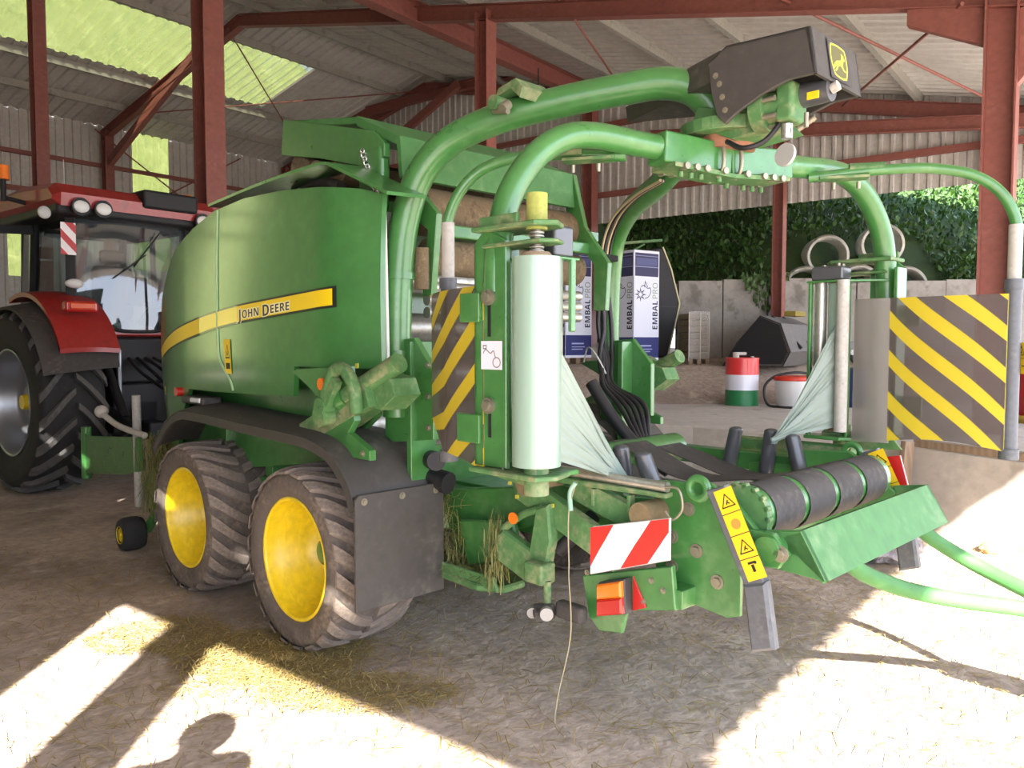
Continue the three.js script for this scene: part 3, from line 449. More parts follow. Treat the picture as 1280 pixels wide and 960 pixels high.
// side brackets carrying the wrapper frame -------------------------
function bracket(mir) {
  const T = (a, b) => mir ? [2.72 - b, 2.72 - a] : [a, b], tm = (t) => mir ? 2.72 - t : t, first = baler.children.length;
  const P = (poly, a, b, m, n, bev) => part(n, plateT(poly, ...T(a, b), bev), m);
  const br = P([[0.22, 1.53], [0.17, 1.55], [-0.35, 1.575], [-0.4, 1.3], [-0.24, 1.12], [-0.18, 1.2], [-0.13, 1.28], [-0.04, 1.4], [0.06, 1.46]], 0.1, 0.14, MT.green, 'side_bracket');
  sub(br, 'reflector', rod(M(-0.1, tm(0.085), 1.475), M(-0.1, tm(0.1), 1.475), 0.032, 0.032, 24), MT.orange, 'round orange reflector');
  P([[-0.05, 1.125], [0.02, 1.22], [-0.62, 1.52], [-0.74, 1.5], [-0.78, 1.42], [-0.66, 1.34], [-0.55, 1.36]], 0.14, 0.3, MT.greenDusty, 'lift_arm');
  part('lift_arm_web', beam(M(0.03, tm(0.12), 1.165), M(-0.6, tm(0.12), 1.42), 0.05, 0.13), MT.greenDusty);
  P([[-0.05, 1.12], [-0.12, 1.09], [-0.62, 1.09], [-0.62, 1.14], [-0.42, 1.22], [-0.44, 1.36], [-0.25, 1.3]], 0.1, 0.14, MT.green, 'foot_plate');
  const cy = part('lift_cylinder', rod(M(-0.2, tm(0.18), 1.4), M(-0.64, tm(0.22), 1.6), 0.05), MT.greenDusty); sub(cy, 'rod', rod(M(0.0, tm(0.16), 1.3), M(-0.2, tm(0.18), 1.4), 0.028), MT.chrome); sub(cy, 'gland', rod(M(-0.19, tm(0.18), 1.395), M(-0.25, tm(0.184), 1.423), 0.06), MT.green);
  part('hose_elbow', pipe([M(-0.02, tm(0.14), 1.47), M(-0.09, tm(0.13), 1.56), M(-0.18, tm(0.13), 1.57), M(-0.27, tm(0.13), 1.48), M(-0.27, tm(0.14), 1.36)], 0.034, 24), MT.greenDusty);
  part('pivot_pin', rod(M(-0.12, tm(0.08), 1.31), M(-0.12, tm(0.3), 1.31), 0.055), MT.greenDusty);
  part('lever', [beam(M(0.02, tm(0.13), 1.37), M(-0.1, tm(0.13), 1.53), 0.04, 0.09), rod(M(0.02, tm(0.1), 1.37), M(0.02, tm(0.2), 1.37), 0.05)], MT.greenDusty);
  for (const [s, y] of [[-0.2, 1.12], [-0.56, 1.12], [-0.18, 1.235], [-0.36, 1.3]]) part('bolt', bolt(s, tm(0.1), y, 0.011, 't', 0.012), MT.zinc);
  if (!mir) for (const [s, y] of [[-0.27, 1.44], [0.05, 1.2], [-0.5, 1.545]]) part('grease_label', plateT([[s, y], [s, y + 0.024], [s - 0.03, y + 0.028], [s - 0.03, y + 0.004]], 0.098, 0.102), plain(0xb9b63e, 0.6));
  for (const o of baler.children.slice(first)) if (/lift_arm|foot_plate|bolt|grease/.test(o.name)) { o.position.z -= 0.09; o.position.y += 0.02; }
  for (const o of baler.children.slice(first)) if (/hose_elbow|^lever/.test(o.name)) { o.position.z += 0.2; o.position.x += mir ? 0.075 : -0.075; o.position.y -= 0.01; } else if (/lift_cylinder|pivot_pin/.test(o.name)) { o.position.z += 0.06; o.position.x += mir ? 0.06 : -0.06; }
  // column plate
  P([[-0.24, 1.15], [-0.24, 1.7], [-0.5, 1.72], [-0.66, 1.55], [-0.66, 1.2]], 0.4, 0.44, MT.green, 'column_plate');
  P([[-0.46, 0.95], [-0.46, 1.7], [-0.5, 1.7], [-0.5, 0.95]], 0.38, 0.55, MT.green, 'column_web');
  for (const y of [1.26, 1.42, 1.58]) part('bolt', bolt(-0.62, tm(0.4), y, 0.012, 't', 0.012), MT.zinc);
}
bracket(false); bracket(true);

// arch of thick tubes ---------------------------------------------
const nearArch = part('arch_tube', pipe([M(-0.34, 0.41, 1.3), M(-0.34, 0.41, 1.645), M(-0.355, 0.42, 2.1), M(-0.39, 0.44, 2.36), M(-0.46, 0.48, 2.57), M(-0.59, 0.56, 2.73), M(-0.82, 0.69, 2.832), M(-1.1, 0.86, 2.894), M(-1.37, 1.03, 2.935), M(-1.54, 1.13, 2.947), M(-1.66, 1.2, 2.905), M(-1.74, 1.25, 2.8), M(-1.77, 1.27, 2.72)], 0.077, 90, 24), MT.green, 'thick green arched tube');
for (const y of [2.03, 1.62]) sub(nearArch, 'collar', rod(M(-0.352, 0.418, y), M(-0.352, 0.418, y + 0.035), 0.086, 0.086, 24), MT.green);
part('arch_tube', pipe([M(-0.28, 2.32, 1.15), M(-0.26, 2.33, 1.54), M(-0.30, 2.3, 2.2), M(-0.38, 2.24, 2.4), M(-0.62, 2.07, 2.54), M(-1.1, 1.74, 2.62), M(-1.5, 1.47, 2.72), M(-1.68, 1.35, 2.76)], 0.07, 70, 20), MT.green, 'thick green arched tube on the far side');
part('arch_bracket', [plateT([[-0.86, 2.9], [-0.9, 2.96], [-1.02, 2.98], [-1.07, 2.93], [-1.05, 2.88], [-0.98, 2.94], [-0.9, 2.92]], 0.63, 0.83), rod(M(-0.93, 0.64, 2.87), M(-0.93, 0.56, 2.87), 0.035)], MT.greenDusty, 'dusty bracket on top of the arch');
part('arch_fitting', [rod(M(-0.98, 0.62, 2.86), M(-0.98, 0.58, 2.83), 0.025), rod(M(-0.9, 0.6, 2.84), M(-1.0, 0.6, 2.82), 0.016)], MT.zinc);
// pipes and hoses on the far column
for (let i = 0; i < 4; i++) { const d = i * 0.028; part('hydraulic_pipe', pipe([M(-1.25, 1.52 + d * 0.4, 2.58), M(-0.9, 1.72 + d * 0.5, 2.55), M(-0.58, 1.93 + d, 2.47), M(-0.46, 2.0 + d, 2.33), M(-0.42, 2.03 + d, 2.08), M(-0.4, 2.05 + d, 1.98)], 0.0085, 40, 8), i % 2 ? MT.hose : mat({ color: 0xb9a88a, roughness: 0.5, metalness: 0.3 })); }
part('pipe_clamp', mbox(-0.47, -0.4, 1.98, 2.16, 2.24, 2.28), MT.dark);
for (let i = 0; i < 5; i++) { const d = i * 0.026; part('hose', pipe([M(-0.4, 2.04 + d, 2.0), M(-0.38 - 0.03 * Math.sin(i * 2), 2.06 + d, 1.8), M(-0.42, 2.03 + d + 0.03 * Math.cos(i * 3), 1.6), M(-0.55, 1.9 + d, 1.42), M(-0.72 - 0.03 * i, 1.85 + d, 1.3), M(-0.95, 1.75 + d, 1.1)], 0.016, 40, 8), MT.hose); }
part('hose', pipe([M(-0.7, 1.6, 1.45), M(-0.85, 1.62, 1.25), M(-1.05, 1.66, 1.05), M(-1.2, 1.7, 0.95)], 0.038, 30, 12), MT.hose, 'thick black corrugated hose');
part('cable', pipe([M(-0.22, 2.1, 1.56), M(-0.3, 2.05, 1.66), M(-0.42, 2.0, 1.6), M(-0.5, 2.0, 1.48)], 0.006, 24, 6), MT.white);

// top: net and roller unit -----------------------------------------
part('end_guard', plateT([[0.93, 2.9], [0.9, 3.12], [-0.1, 2.865], [-0.2, 2.78], [-0.2, 2.71], [-0.07, 2.665], [0.45, 2.8]], 0.44, 0.48), MT.green, 'green hexagonal end guard');
part('top_cover', [plateT([[0.1, 2.99], [-0.32, 2.8], [-0.34, 2.58], [-0.3, 2.58], [-0.28, 2.76], [0.1, 2.93]], 0.46, 1.86, 0.006), plateT([[0.92, 3.12], [0.08, 2.98], [0.08, 2.94], [0.92, 3.08]], 0.46, 1.86)], MT.greenMatte, 'long green cover over the rear rollers');
part('cover_end', plateT([[0.1, 2.96], [-0.32, 2.8], [-0.42, 2.45], [-0.62, 2.2], [-0.6, 1.9], [-0.5, 1.9], [-0.5, 2.2], [-0.3, 2.42], [-0.25, 2.6], [0.05, 2.7]], 1.86, 1.9), MT.green);
part('near_roller_arm', plateT([[-0.2, 2.6], [-0.28, 2.58], [-0.5, 2.38], [-0.45, 1.95], [-0.37, 1.95], [-0.42, 2.3], [-0.2, 2.45]], 0.56, 0.6), MT.green);
part('net_roll', rod(M(-0.24, 0.62, 2.43), M(-0.24, 1.86, 2.43), 0.135, 0.135, 32), MT.brownRoll, 'dusty brown roller');
part('chamber_roller', rod(M(-0.34, 0.62, 2.17), M(-0.34, 1.86, 2.17), 0.1, 0.1, 32), MT.brownRoll, 'dusty brown roller');
part('cross_tube', mbox(-0.46, -0.38, 0.6, 1.88, 2.27, 2.34, 0.01), MT.green);
for (const y of [2.0, 1.93, 1.86]) part('steel_roller', rod(M(-0.36, 0.6, y), M(-0.36, 1.88, y), 0.032, 0.032, 20), MT.steel);
part('roller_mount', [rod(M(-0.42, 0.52, 2.2), M(-0.42, 0.52, 1.98), 0.04)], MT.brownRoll);
for (const [s, y, r] of [[0.75, 2.78, 0.1], [0.55, 2.72, 0.09], [0.3, 2.7, 0.085]]) part('drive_roller', rod(M(s, 0.46, y), M(s, 1.86, y), r, r, 24), MT.brownRoll);
part('drive_chain', Array.from({ length: 14 }, (_, i) => { const a = i / 13, s = -0.02 - 0.16 * a, y = 2.76 - 0.3 * a; return new THREE.TorusGeometry(0.016, 0.006, 6, 12).rotateY(i % 2 ? 0 : 1.57).translate(0.42, y, -s); }), MT.chrome, 'shiny drive chain');
part('chain_case', mbox(-0.18, 0.05, 0.43, 0.5, 2.42, 2.78, 0.03), MT.green);
part('roller_hose', pipe([M(0.9, 0.5, 2.68), M(0.7, 0.44, 2.62), M(0.45, 0.42, 2.66), M(0.2, 0.42, 2.6)], 0.03), MT.rubber);

// drive head and black hood ----------------------------------------
const hoodSide = (t0, t1) => plateT([[-1.84, 2.945], [-1.93, 3.0], [-2.31, 2.98], [-2.34, 2.785], [-2.22, 2.785], [-2.1, 2.75], [-1.99, 2.7], [-1.93, 2.66], [-1.89, 2.7], [-1.86, 2.8]], t0, t1, 0.004);
const hood = part('hood', [hoodSide(1.03, 1.05), hoodSide(1.47, 1.49), plateT([[-1.84, 2.93], [-1.84, 2.945], [-1.93, 3.0], [-2.31, 2.98], [-2.34, 2.785], [-2.325, 2.785], [-2.29, 2.965], [-1.93, 2.985]], 1.03, 1.49, 0.004), new ConvexGeometry([[-1.9, 1.03, 2.985], [-1.95, 1.49, 2.99], [-1.9, 1.49, 2.82], [-1.87, 1.03, 2.86], [-1.46, 1.26, 3.01], [-1.1, 1.4, 2.98], [-1.1, 1.49, 2.98], [-1.1, 1.42, 2.9], [-1.42, 1.3, 2.92]].map((q) => M(...q)))], MT.plastic, 'black angular hood over the drive head');
sticker(hood, 'emblem', emblem, 0.2, 0.17, frame(M(-2.3265, 1.27, 2.885), M(0, 1, 0), M(0.03, 0, 0.195)), 'yellow leaping deer emblem');
for (const [s, y] of [[-1.9, 2.84], [-1.915, 2.78], [-1.93, 2.72], [-1.88, 2.88]]) sub(hood, 'bolt', bolt(s, 1.03, y, 0.009, 't', 0.008), MT.zinc);
part('head_base', [plateY(circlePoly(-1.8, 1.27, 0.22, 28).concat([]), 2.66, 2.72), plateT([[-1.68, 2.72], [-1.72, 2.8], [-2.05, 2.72], [-2.12, 2.64], [-1.9, 2.62]], 1.14, 1.4)], MT.greenDusty, 'dusty green drive head');
part('gearbox', [rod(M(-2.02, 1.16, 2.72), M(-2.08, 1.16, 2.72), 0.1, 0.1, 28), rod(M(-2.08, 1.16, 2.72), M(-2.16, 1.16, 2.72), 0.07, 0.07, 24), mbox(-2.21, -2.13, 1.09, 1.24, 2.64, 2.81, 0.02)], MT.greenDusty, 'green gearbox flange with spacers');
for (const [dy, dt] of [[0.07, -0.05], [0.02, -0.08], [-0.05, -0.07], [-0.08, -0.01]]) part('spacer_bolt', rod(M(-2.05, 1.16 + dt, 2.72 + dy), M(-2.14, 1.16 + dt, 2.72 + dy), 0.012, 0.012, 8), MT.zinc);
{ const m = part('hydraulic_motor', rod(M(-2.2, 1.2, 2.76), M(-2.33, 1.2, 2.76), 0.055, 0.05, 24), MT.idler); sub(m, 'end_cap', rod(M(-2.33, 1.2, 2.76), M(-2.36, 1.2, 2.77), 0.022), MT.greyTube); sub(m, 'type_label', mbox(-2.3, -2.25, 1.142, 1.15, 2.72, 2.75, 0), MT.yellow); }
part('sensor', rod(M(-2.17, 1.13, 2.63), M(-2.17, 1.13, 2.57), 0.025), MT.chrome);
part('fitting', [rod(M(-2.22, 1.13, 2.6), M(-2.29, 1.14, 2.64), 0.012), rod(M(-2.26, 1.12, 2.6), M(-2.26, 1.12, 2.66), 0.01)], MT.zinc);
part('signal_disc', rod(M(-2.17, 1.13, 2.5), M(-2.167, 1.115, 2.502), 0.05, 0.05, 24), plain(0xa9a9a6, 0.5), 'round white plate');
part('head_hose', pipe([M(-1.9, 1.1, 2.6), M(-2.0, 1.07, 2.55), M(-2.08, 1.1, 2.57), M(-2.15, 1.14, 2.66)], 0.012, 24, 8), MT.hose);
part('rotary_seal', [rod(M(-1.8, 1.27, 2.6), M(-1.8, 1.27, 2.67), 0.13, 0.13, 28)], mat({ map: rep(grime(0x9a6a52, 0xb08a6a, 0x6d4a3a), 2), roughness: 0.8 }), 'rusty round flange');

// wrapping arms: one half built, then turned half way round ---------
const cS = -1.78, cT = 1.27;
const arms = new THREE.Group(); arms.name = 'wrapping_arm'; arms.position.copy(M(cS, cT, 0)); baler.add(arms);
const arms2 = new THREE.Group(); arms2.name = 'wrapping_arm'; arms2.position.copy(M(cS, cT, 0)); arms2.rotation.y = Math.PI; baler.add(arms2);
const A = (s, t, y) => M(s - cS, t - cT, y);                       // machine position -> arm axes
const shift = (g) => g.translate(-cT, 0, cS);
function both(name, geo, m, label, keepUv) { for (const g of [arms, arms2]) { const o = mesh(g, name, geo, m, keepUv); if (label) o.userData.label = label; } }
function nearOnly(name, geo, m, label) { const o = mesh(arms, name, geo, m); if (label) o.userData.label = label; }
both('arm_tube', pipe([A(-1.69, 0.95, 2.576), A(-1.64, 0.8, 2.583), A(-1.57, 0.55, 2.59), A(-1.53, 0.42, 2.565), A(-1.49, 0.28, 2.47), A(-1.455, 0.16, 2.29), A(-1.445, 0.11, 2.08), A(-1.44, 0.1, 1.9)], 0.056, 60, 20), MT.green);
{ const d = A(-1.44, 0.1, 0).normalize(), p = (k, y) => V3(d.x * k, y, d.z * k);
  both('arm_beam', [beam(p(0, 2.555), p(0.4, 2.575), 0.13, 0.14)], MT.green, 'green box beam of the wrapping arm');
  both('beam_edge', [beam(p(0, 2.475), p(0.36, 2.495), 0.17, 0.02)], MT.greenDusty);
  for (const k of [0.3, 0.24, 0.18, 0.07]) { const q = p(k, 2.49), side = V3(-d.z, 0, d.x); for (const sg of [1, -1]) both('bolt', rod(q.clone().addScaledVector(side, sg * 0.06), q.clone().addScaledVector(side, sg * 0.1), 0.016, 0.016, 8), MT.zinc); both('bolt', rod(q.clone().add(V3(0, -0.02, 0)).addScaledVector(side, -0.05), q.clone().add(V3(0, -0.045, 0)).addScaledVector(side, -0.05), 0.012, 0.012, 8), MT.greenDusty); }
  for (const hk of [-0.03, 0.08]) { const q = p(hk, 2.6), sd = V3(-d.z, 0, d.x); both('clamp_hook', pipe([q.clone().addScaledVector(sd, -0.05).add(V3(0, 0.06, 0)), q.clone().addScaledVector(sd, -0.085).add(V3(0, 0, 0)), q.clone().addScaledVector(sd, -0.085).add(V3(0, -0.1, 0)), q.clone().addScaledVector(sd, -0.05).add(V3(0, -0.13, 0))], 0.01, 20, 8), MT.zinc); }
}
both('post', [shift(plateT([[-1.35, 1.19], [-1.35, 2.1], [-1.42, 2.16], [-1.54, 2.1], [-1.54, 1.19]], 0.06, 0.085)), shift(plateT([[-1.35, 1.19], [-1.35, 2.1], [-1.37, 2.1], [-1.37, 1.19]], 0.06, 0.2))], MT.green, 'flat green arm post');
both('post_slot', [shift(plateT([[-1.437, 1.72], [-1.437, 1.9], [-1.452, 1.9], [-1.452, 1.72]], 0.056, 0.061, 0)), shift(plateT([[-1.44, 1.31], [-1.44, 1.45], [-1.454, 1.45], [-1.454, 1.31]], 0.056, 0.061, 0))], MT.dark);
for (const y of [1.88, 1.44]) both('post_bolt', merge([rod(A(-1.445, 0.06, y), A(-1.445, 0.045, y), 0.033, 0.033, 20), rod(A(-1.445, 0.045, y), A(-1.445, 0.03, y), 0.02, 0.02, 8)]), MT.zinc);
for (const g of [arms, arms2]) { sticker(g, 'threading_label', threadPrint, 0.125, 0.115, frame(A(-1.462, 0.058, 1.645), M(-1, 0, 0), V3(0, 1, 0)), 'white sticker with a film threading drawing'); }
// film holder: upper and lower brackets, spindle, spring
both('upper_bracket', [shift(plateY([[-1.38, 0.02], [-1.38, 0.22], [-1.72, 0.2], [-1.78, 0.1], [-1.72, 0.03]], 2.14, 2.16)), shift(plateY([[-1.42, 0.04], [-1.42, 0.18], [-1.74, 0.18], [-1.78, 0.1], [-1.74, 0.04]], 2.075, 2.09)), shift(mbox(-1.62, -1.4, 0.04, 0.06, 2.155, 2.2))], MT.greenDusty);
nearOnly('spindle', rod(A(-1.67, 0.1, 2.13), A(-1.67, 0.1, 2.27), 0.042, 0.042, 20), mat({ map: rep(grime(0x9aa050, 0xa59068, 0x6f7a3a), 3), roughness: 0.8 }), 'dusty yellow green spindle');
nearOnly('spring', merge([rod(A(-1.67, 0.1, 2.03), A(-1.67, 0.1, 2.14), 0.018), ...Array.from({ length: 6 }, (_, i) => new THREE.TorusGeometry(0.024, 0.006, 6, 16).rotateX(1.57).translate(...A(-1.67, 0.1, 2.05 + i * 0.014).toArray()))]), MT.steel);
nearOnly('end_cone', rod(A(-1.67, 0.1, 2.026), A(-1.67, 0.1, 2.045), 0.068, 0.05, 24), mat({ map: rep(grime(0xa08c72, 0xb9a78a, 0x7a6650), 3), roughness: 0.8 }));
both('lower_bracket', [shift(plateY([[-1.36, 0.02], [-1.36, 0.24], [-1.74, 0.22], [-1.78, 0.1], [-1.74, 0.02]], 1.165, 1.185)), rod(A(-1.67, 0.1, 1.1), A(-1.67, 0.1, 1.22), 0.05), shift(plateT([[-1.36, 1.19], [-1.3, 1.12], [-1.5, 1.1], [-1.7, 1.17]], 0.2, 0.22))], MT.greenDusty);
const sides = [[arms, [[-1.61, 0.27], [-1.57, 0.3]], 0.05, [-1.6, 0.285]], [arms2, [[-1.744, 0.25], [-1.6, 0.3]], 0.09, [-1.69, 0.25]]];
for (const [g, rl, cw, [cs, ct]] of sides) {
  const put = (n, geo, m, l) => { const o = mesh(g, n, geo, m); if (l) o.userData.label = l; };
  put('gear_cap', shift(mbox(cs - cw, cs + cw, ct - 0.06, ct + 0.06, 2.04, g === arms ? 2.17 : 2.12, 0.015)), MT.idler, 'grey cap over the stretch rollers');
  for (const [ds, dt] of [[-0.6, -0.03], [0.6, -0.03], [0.6, 0.03]]) put('cap_bolt', rod(A(cs + cw * ds, ct + dt, g === arms ? 2.16 : 2.11), A(cs + cw * ds, ct + dt, g === arms ? 2.185 : 2.135), 0.012, 0.012, 6), MT.zinc);
  rl.forEach(([rs, rt], i) => put('stretch_roller', rod(A(rs, rt, 1.2), A(rs, rt, 2.04), 0.034, 0.034, 20), i ? MT.greyTube : MT.steel, 'film stretch roller'));
  put('roller_frame', [shift(plateY([[-1.4, 0.16], [cs + cw, ct + 0.07], [cs - cw - 0.02, ct + 0.07], [cs - cw - 0.02, ct - 0.06], [-1.6, 0.14]], 1.15, 1.17)), shift(plateY([[-1.4, 0.16], [cs + cw, ct + 0.07], [cs - cw - 0.02, ct + 0.07], [cs - cw - 0.02, ct - 0.06], [-1.6, 0.14]], 2.03, 2.042)), shift(mbox(cs - cw - 0.02, cs - cw, ct + 0.02, ct + 0.05, g === arms ? 1.74 : 1.16, 2.04)), shift(mbox(cs + cw, cs + cw + 0.02, ct - 0.02, ct + 0.01, 1.16, 2.04))], MT.green);
}
nearOnly('holder_frame', shift(mbox(-1.42, -1.36, 0.2, 0.26, 1.17, 2.1)), MT.green);
// guard hoop, sleeve and striped screen
for (const [g, ps, pt] of [[arms, -0.9, 0.3], [arms2, -0.79, 0.27]]) {
  const put = (n, geo, m) => mesh(g, n, geo, m), e = ps + 0.9, f = pt - 0.3;
  put('guard_hoop', pipe([A(-1.6, 0.75, 2.53), A(-1.32 + e * 0.3, 0.57 + f * 0.3, 2.552), A(-1.16 + e * 0.5, 0.47 + f * 0.5, 2.545), A(-1.03 + e * 0.8, 0.39 + f * 0.8, 2.497), A(-0.95 + e, 0.33 + f, 2.4), A(ps, pt, 2.27), A(ps, pt, 2.2)], 0.026, 50, 14), MT.green);
  put('guard_sleeve', rod(A(ps, pt, 1.98), A(ps, pt, 2.26), 0.031), MT.greyTube);
  put('guard_pole', merge([rod(A(ps, pt, 1.15), A(ps, pt, 1.98), 0.036, 0.036, 18), rod(A(ps, pt, 1.95), A(ps, pt, 2.0), 0.042), rod(A(ps, pt, 1.13), A(ps, pt, 1.18), 0.045)]), MT.pole);
}
both('hoop_mount', [beam(A(-1.56, 0.72, 2.52), A(-1.36, 0.6, 2.52), 0.09, 0.014), rod(A(-1.3, 0.56, 2.56), A(-1.44, 0.64, 2.56), 0.033)], MT.greenDusty);
for (const q of [A(-1.5, 0.68, 2.5), A(-1.4, 0.62, 2.5)]) both('hoop_bolt', rod(q, q.clone().add(V3(0, -0.035, 0)), 0.012, 0.01, 6), MT.zinc);
for (const g of [arms, arms2]) { const near = g === arms;
  const at = (u, v) => { const k = near ? -0.26 + 1.24 * u : u, w = Math.sin(u * 3.14), s = near ? -0.9 - 0.52 * k : -0.8 - 0.56 * k, t = near ? 0.255 - 0.2 * k - 0.04 * w : 0.31 - 0.01 * k + 0.02 * w, y = 1.17 + 0.03 * w + (0.76 - 0.03 * w) * v + (near ? Math.max(0, 0.16 - 0.4 * u) * (1 - v) : 0); return A(s, t, y); };
  const o = mesh(g, 'guard_screen', shell(28, 12, at, V3(0.003, 0, 0.003)), new THREE.MeshStandardMaterial({ map: hazard(true), transparent: true, roughness: 0.6, side: THREE.DoubleSide }), true); o.userData.label = 'yellow and grey striped flexible guard screen';
  const e = mesh(g, 'screen_edge', shell(8, 8, (u, v) => near ? A(-1.42 - 0.1 * u, 0.09 - 0.03 * u, 1.17 + 0.76 * v) : A(-1.34 - 0.19 * u, 0.3 + 0.02 * Math.sin(u * 3.14), 1.16 + 0.77 * v), V3(0.004, 0, 0.004)), new THREE.MeshPhysicalMaterial({ color: 0x8a857d, roughness: 0.4, transparent: true, opacity: 0.6, side: THREE.DoubleSide })); e.userData.label = 'clear grey plastic screen edge'; }
both('hinge', shift(mbox(-1.4, -1.28, 0.04, 0.06, 1.78, 1.9)), MT.green); both('hinge', shift(mbox(-1.4, -1.26, 0.04, 0.06, 1.28, 1.4)), MT.green);
sticker(arms2, 'warning_label', warnShort, 0.075, 0.15, (() => { const c = A(-0.79, 0.27, 1.62), r = V3(0.75, 0, -0.66).normalize(); return frame(c.clone().add(V3(-0.028, 0, -0.03)), r.clone().negate(), V3(0, 1, 0)); })(), 'yellow warning sticker on the pole');

// wrapping table ----------------------------------------------------
for (const [t0, t1] of [[0.7, 0.73], [2.07, 2.1]]) part('table_side_plate', plateT([[-1.82, 1.1], [-2.08, 1.12], [-2.2, 1.05], [-2.32, 0.93], [-2.3, 0.83], [-2.22, 0.8], [-2.22, 0.6], [-2.16, 0.58], [-1.84, 0.62], [-1.8, 0.78], [-1.5, 0.9], [-1.5, 1.0], [-1.8, 1.02]], t0, t1, 0.005), MT.green, 'green side plate of the wrapping table');
for (const [s, y] of [[-1.98, 1.0], [-1.9, 0.87], [-2.02, 0.83], [-1.9, 0.74], [-2.12, 0.72]]) part('plate_bolt', bolt(s, 0.7, y, 0.02, 't', 0.014), MT.zinc);
const roller = part('table_roller', rod(M(-2.19, 0.76, 1.0), M(-2.19, 2.06, 1.0), 0.112, 0.112, 40), MT.green, 'wide green rear roller of the table');
for (let i = 0; i < 4; i++) { const t = 0.83 + i * 0.305; sub(roller, 'roller_band', new THREE.TorusGeometry(0.108, 0.006, 8, 40).rotateY(Math.PI / 2).translate(t - 0.025, 1.0, 2.19), MT.green); }
part('end_disc', merge([rod(M(-2.19, 0.735, 1.0), M(-2.19, 0.765, 1.0), 0.128, 0.128, 36), ...Array.from({ length: 18 }, (_, i) => rod(M(-2.19 + 0.125 * Math.cos(i * 0.349), 0.735, 1.0 + 0.125 * Math.sin(i * 0.349)), M(-2.19 + 0.125 * Math.cos(i * 0.349), 0.765, 1.0 + 0.125 * Math.sin(i * 0.349)), 0.012, 0.012, 6))]), MT.greenDusty, 'notched green end disc of the roller');
for (let i = 0; i < 4; i++) {                                       // belts round the rear roller, sagging forward to the front roller
  const t0 = 0.83 + i * 0.305, t1 = t0 + 0.255, prof = [];
  for (let k = 0; k <= 14; k++) { const a = -Math.PI * 0.55 + k / 14 * Math.PI * 1.08; prof.push([-2.19 - 0.118 * Math.cos(a), 1.0 + 0.118 * Math.sin(a)]); }
  for (let k = 1; k <= 22; k++) { const f = k / 22, s = -2.2 + 1.2 * f; prof.push([s, 1.118 - (0.17 + 0.02 * Math.sin(i * 2)) * Math.sin(f * Math.PI * 0.95) + 0.03 * f + 0.014 * Math.sin(f * 11 + i * 2)]); }
  for (let k = 1; k <= 6; k++) { const a = Math.PI / 2 - k / 6 * Math.PI; prof.push([-1.0 + 0.1 * Math.cos(a), 1.04 + 0.1 * Math.sin(a)]); }
  const n = prof.length - 1; part('belt', shell(n, 2, (u, v) => { const [s, y] = prof[Math.round(u * n)]; return M(s, t0 + (t1 - t0) * v, y); }, V3(0, -0.006, 0)), MT.rubber, 'dark rubber belt of the wrapping table');
}
part('front_roller', rod(M(-1.0, 0.76, 1.04), M(-1.0, 2.06, 1.04), 0.09, 0.09, 28), MT.green);
for (const [s0, t0, y0, s1, t1, y1] of [[-1.54, 0.84, 1.05, -1.53, 0.82, 1.2], [-1.69, 0.85, 1.05, -1.655, 0.82, 1.18], [-1.38, 2.05, 0.95, -1.43, 2.05, 1.185], [-1.62, 2.05, 0.94, -1.65, 2.05, 1.19], [-1.83, 2.05, 0.96, -1.775, 2.05, 1.17]]) { const r = part('guide_roller', rod(M(s0, t0, y0), M(s1, t1, y1), 0.044, 0.04, 20), MT.idler, 'upright grey guide roller'); sub(r, 'cap', new THREE.SphereGeometry(0.04, 16, 8).scale(1, 0.5, 1).translate(...M(s1, t1, y1).toArray()), MT.idler); sub(r, 'foot', rod(M(s0 + 0.005, t0, y0 - 0.05), M(s0, t0, y0), 0.022), MT.steel); }
part('table_beam', [mbox(-2.1, -1.0, 2.1, 2.2, 0.95, 1.05), mbox(-1.9, -0.9, 0.73, 0.8, 0.9, 1.0)], MT.green);
part('table_bar', rod(M(-1.3, 2.28, 1.08), M(-2.02, 2.28, 1.08), 0.045), MT.greenDusty, 'dusty green bar along the far edge');
part('table_crossbeam', [mbox(-2.05, -1.95, 0.73, 2.08, 0.68, 0.8), mbox(-1.2, -1.1, 0.73, 2.08, 0.7, 0.82)], MT.green);
// pivoted rear plate and the two long tubes
const rear = part('rear_plate', [plateT([[-2.36, 0.9], [-2.4, 0.96], [-2.46, 0.985], [-2.56, 0.81], [-2.545, 0.8], [-2.45, 0.88]], 0.72, 2.12, 0.004), plateT([[-2.3, 0.96], [-2.46, 0.985], [-2.56, 0.81], [-2.35, 0.82]], 0.72, 0.75), plateT([[-2.3, 0.96], [-2.46, 0.985], [-2.56, 0.81], [-2.35, 0.82]], 2.09, 2.12)], MT.greenMatte, 'angled green rear plate of the table');
sub(rear, 'pivot', [rod(M(-2.36, 0.64, 0.91), M(-2.36, 0.78, 0.91), 0.05, 0.05, 24), plateT([[-2.26, 0.97], [-2.38, 0.97], [-2.44, 0.9], [-2.4, 0.84], [-2.28, 0.83]], 0.66, 0.69)], MT.green);
sub(rear, 'pivot_bolt', bolt(-2.41, 0.66, 0.9, 0.022, 't', 0.02), MT.zinc);
part('ramp_tube', pipe([M(-2.47, 0.98, 0.9), M(-2.53, 1.04, 0.8), M(-2.62, 1.2, 0.71), M(-2.75, 1.41, 0.64), M(-3.0, 1.66, 0.59), M(-3.18, 1.78, 0.56)], 0.034, 50, 16), MT.greenMatte, 'curved green ramp tube');
part('ramp_tube', pipe([M(-2.44, 1.86, 0.87), M(-2.53, 1.9, 0.78), M(-2.68, 1.99, 0.67), M(-2.92, 1.93, 0.6), M(-3.18, 1.8, 0.56)], 0.034, 50, 16), MT.greenMatte, 'curved green ramp tube meeting its twin');
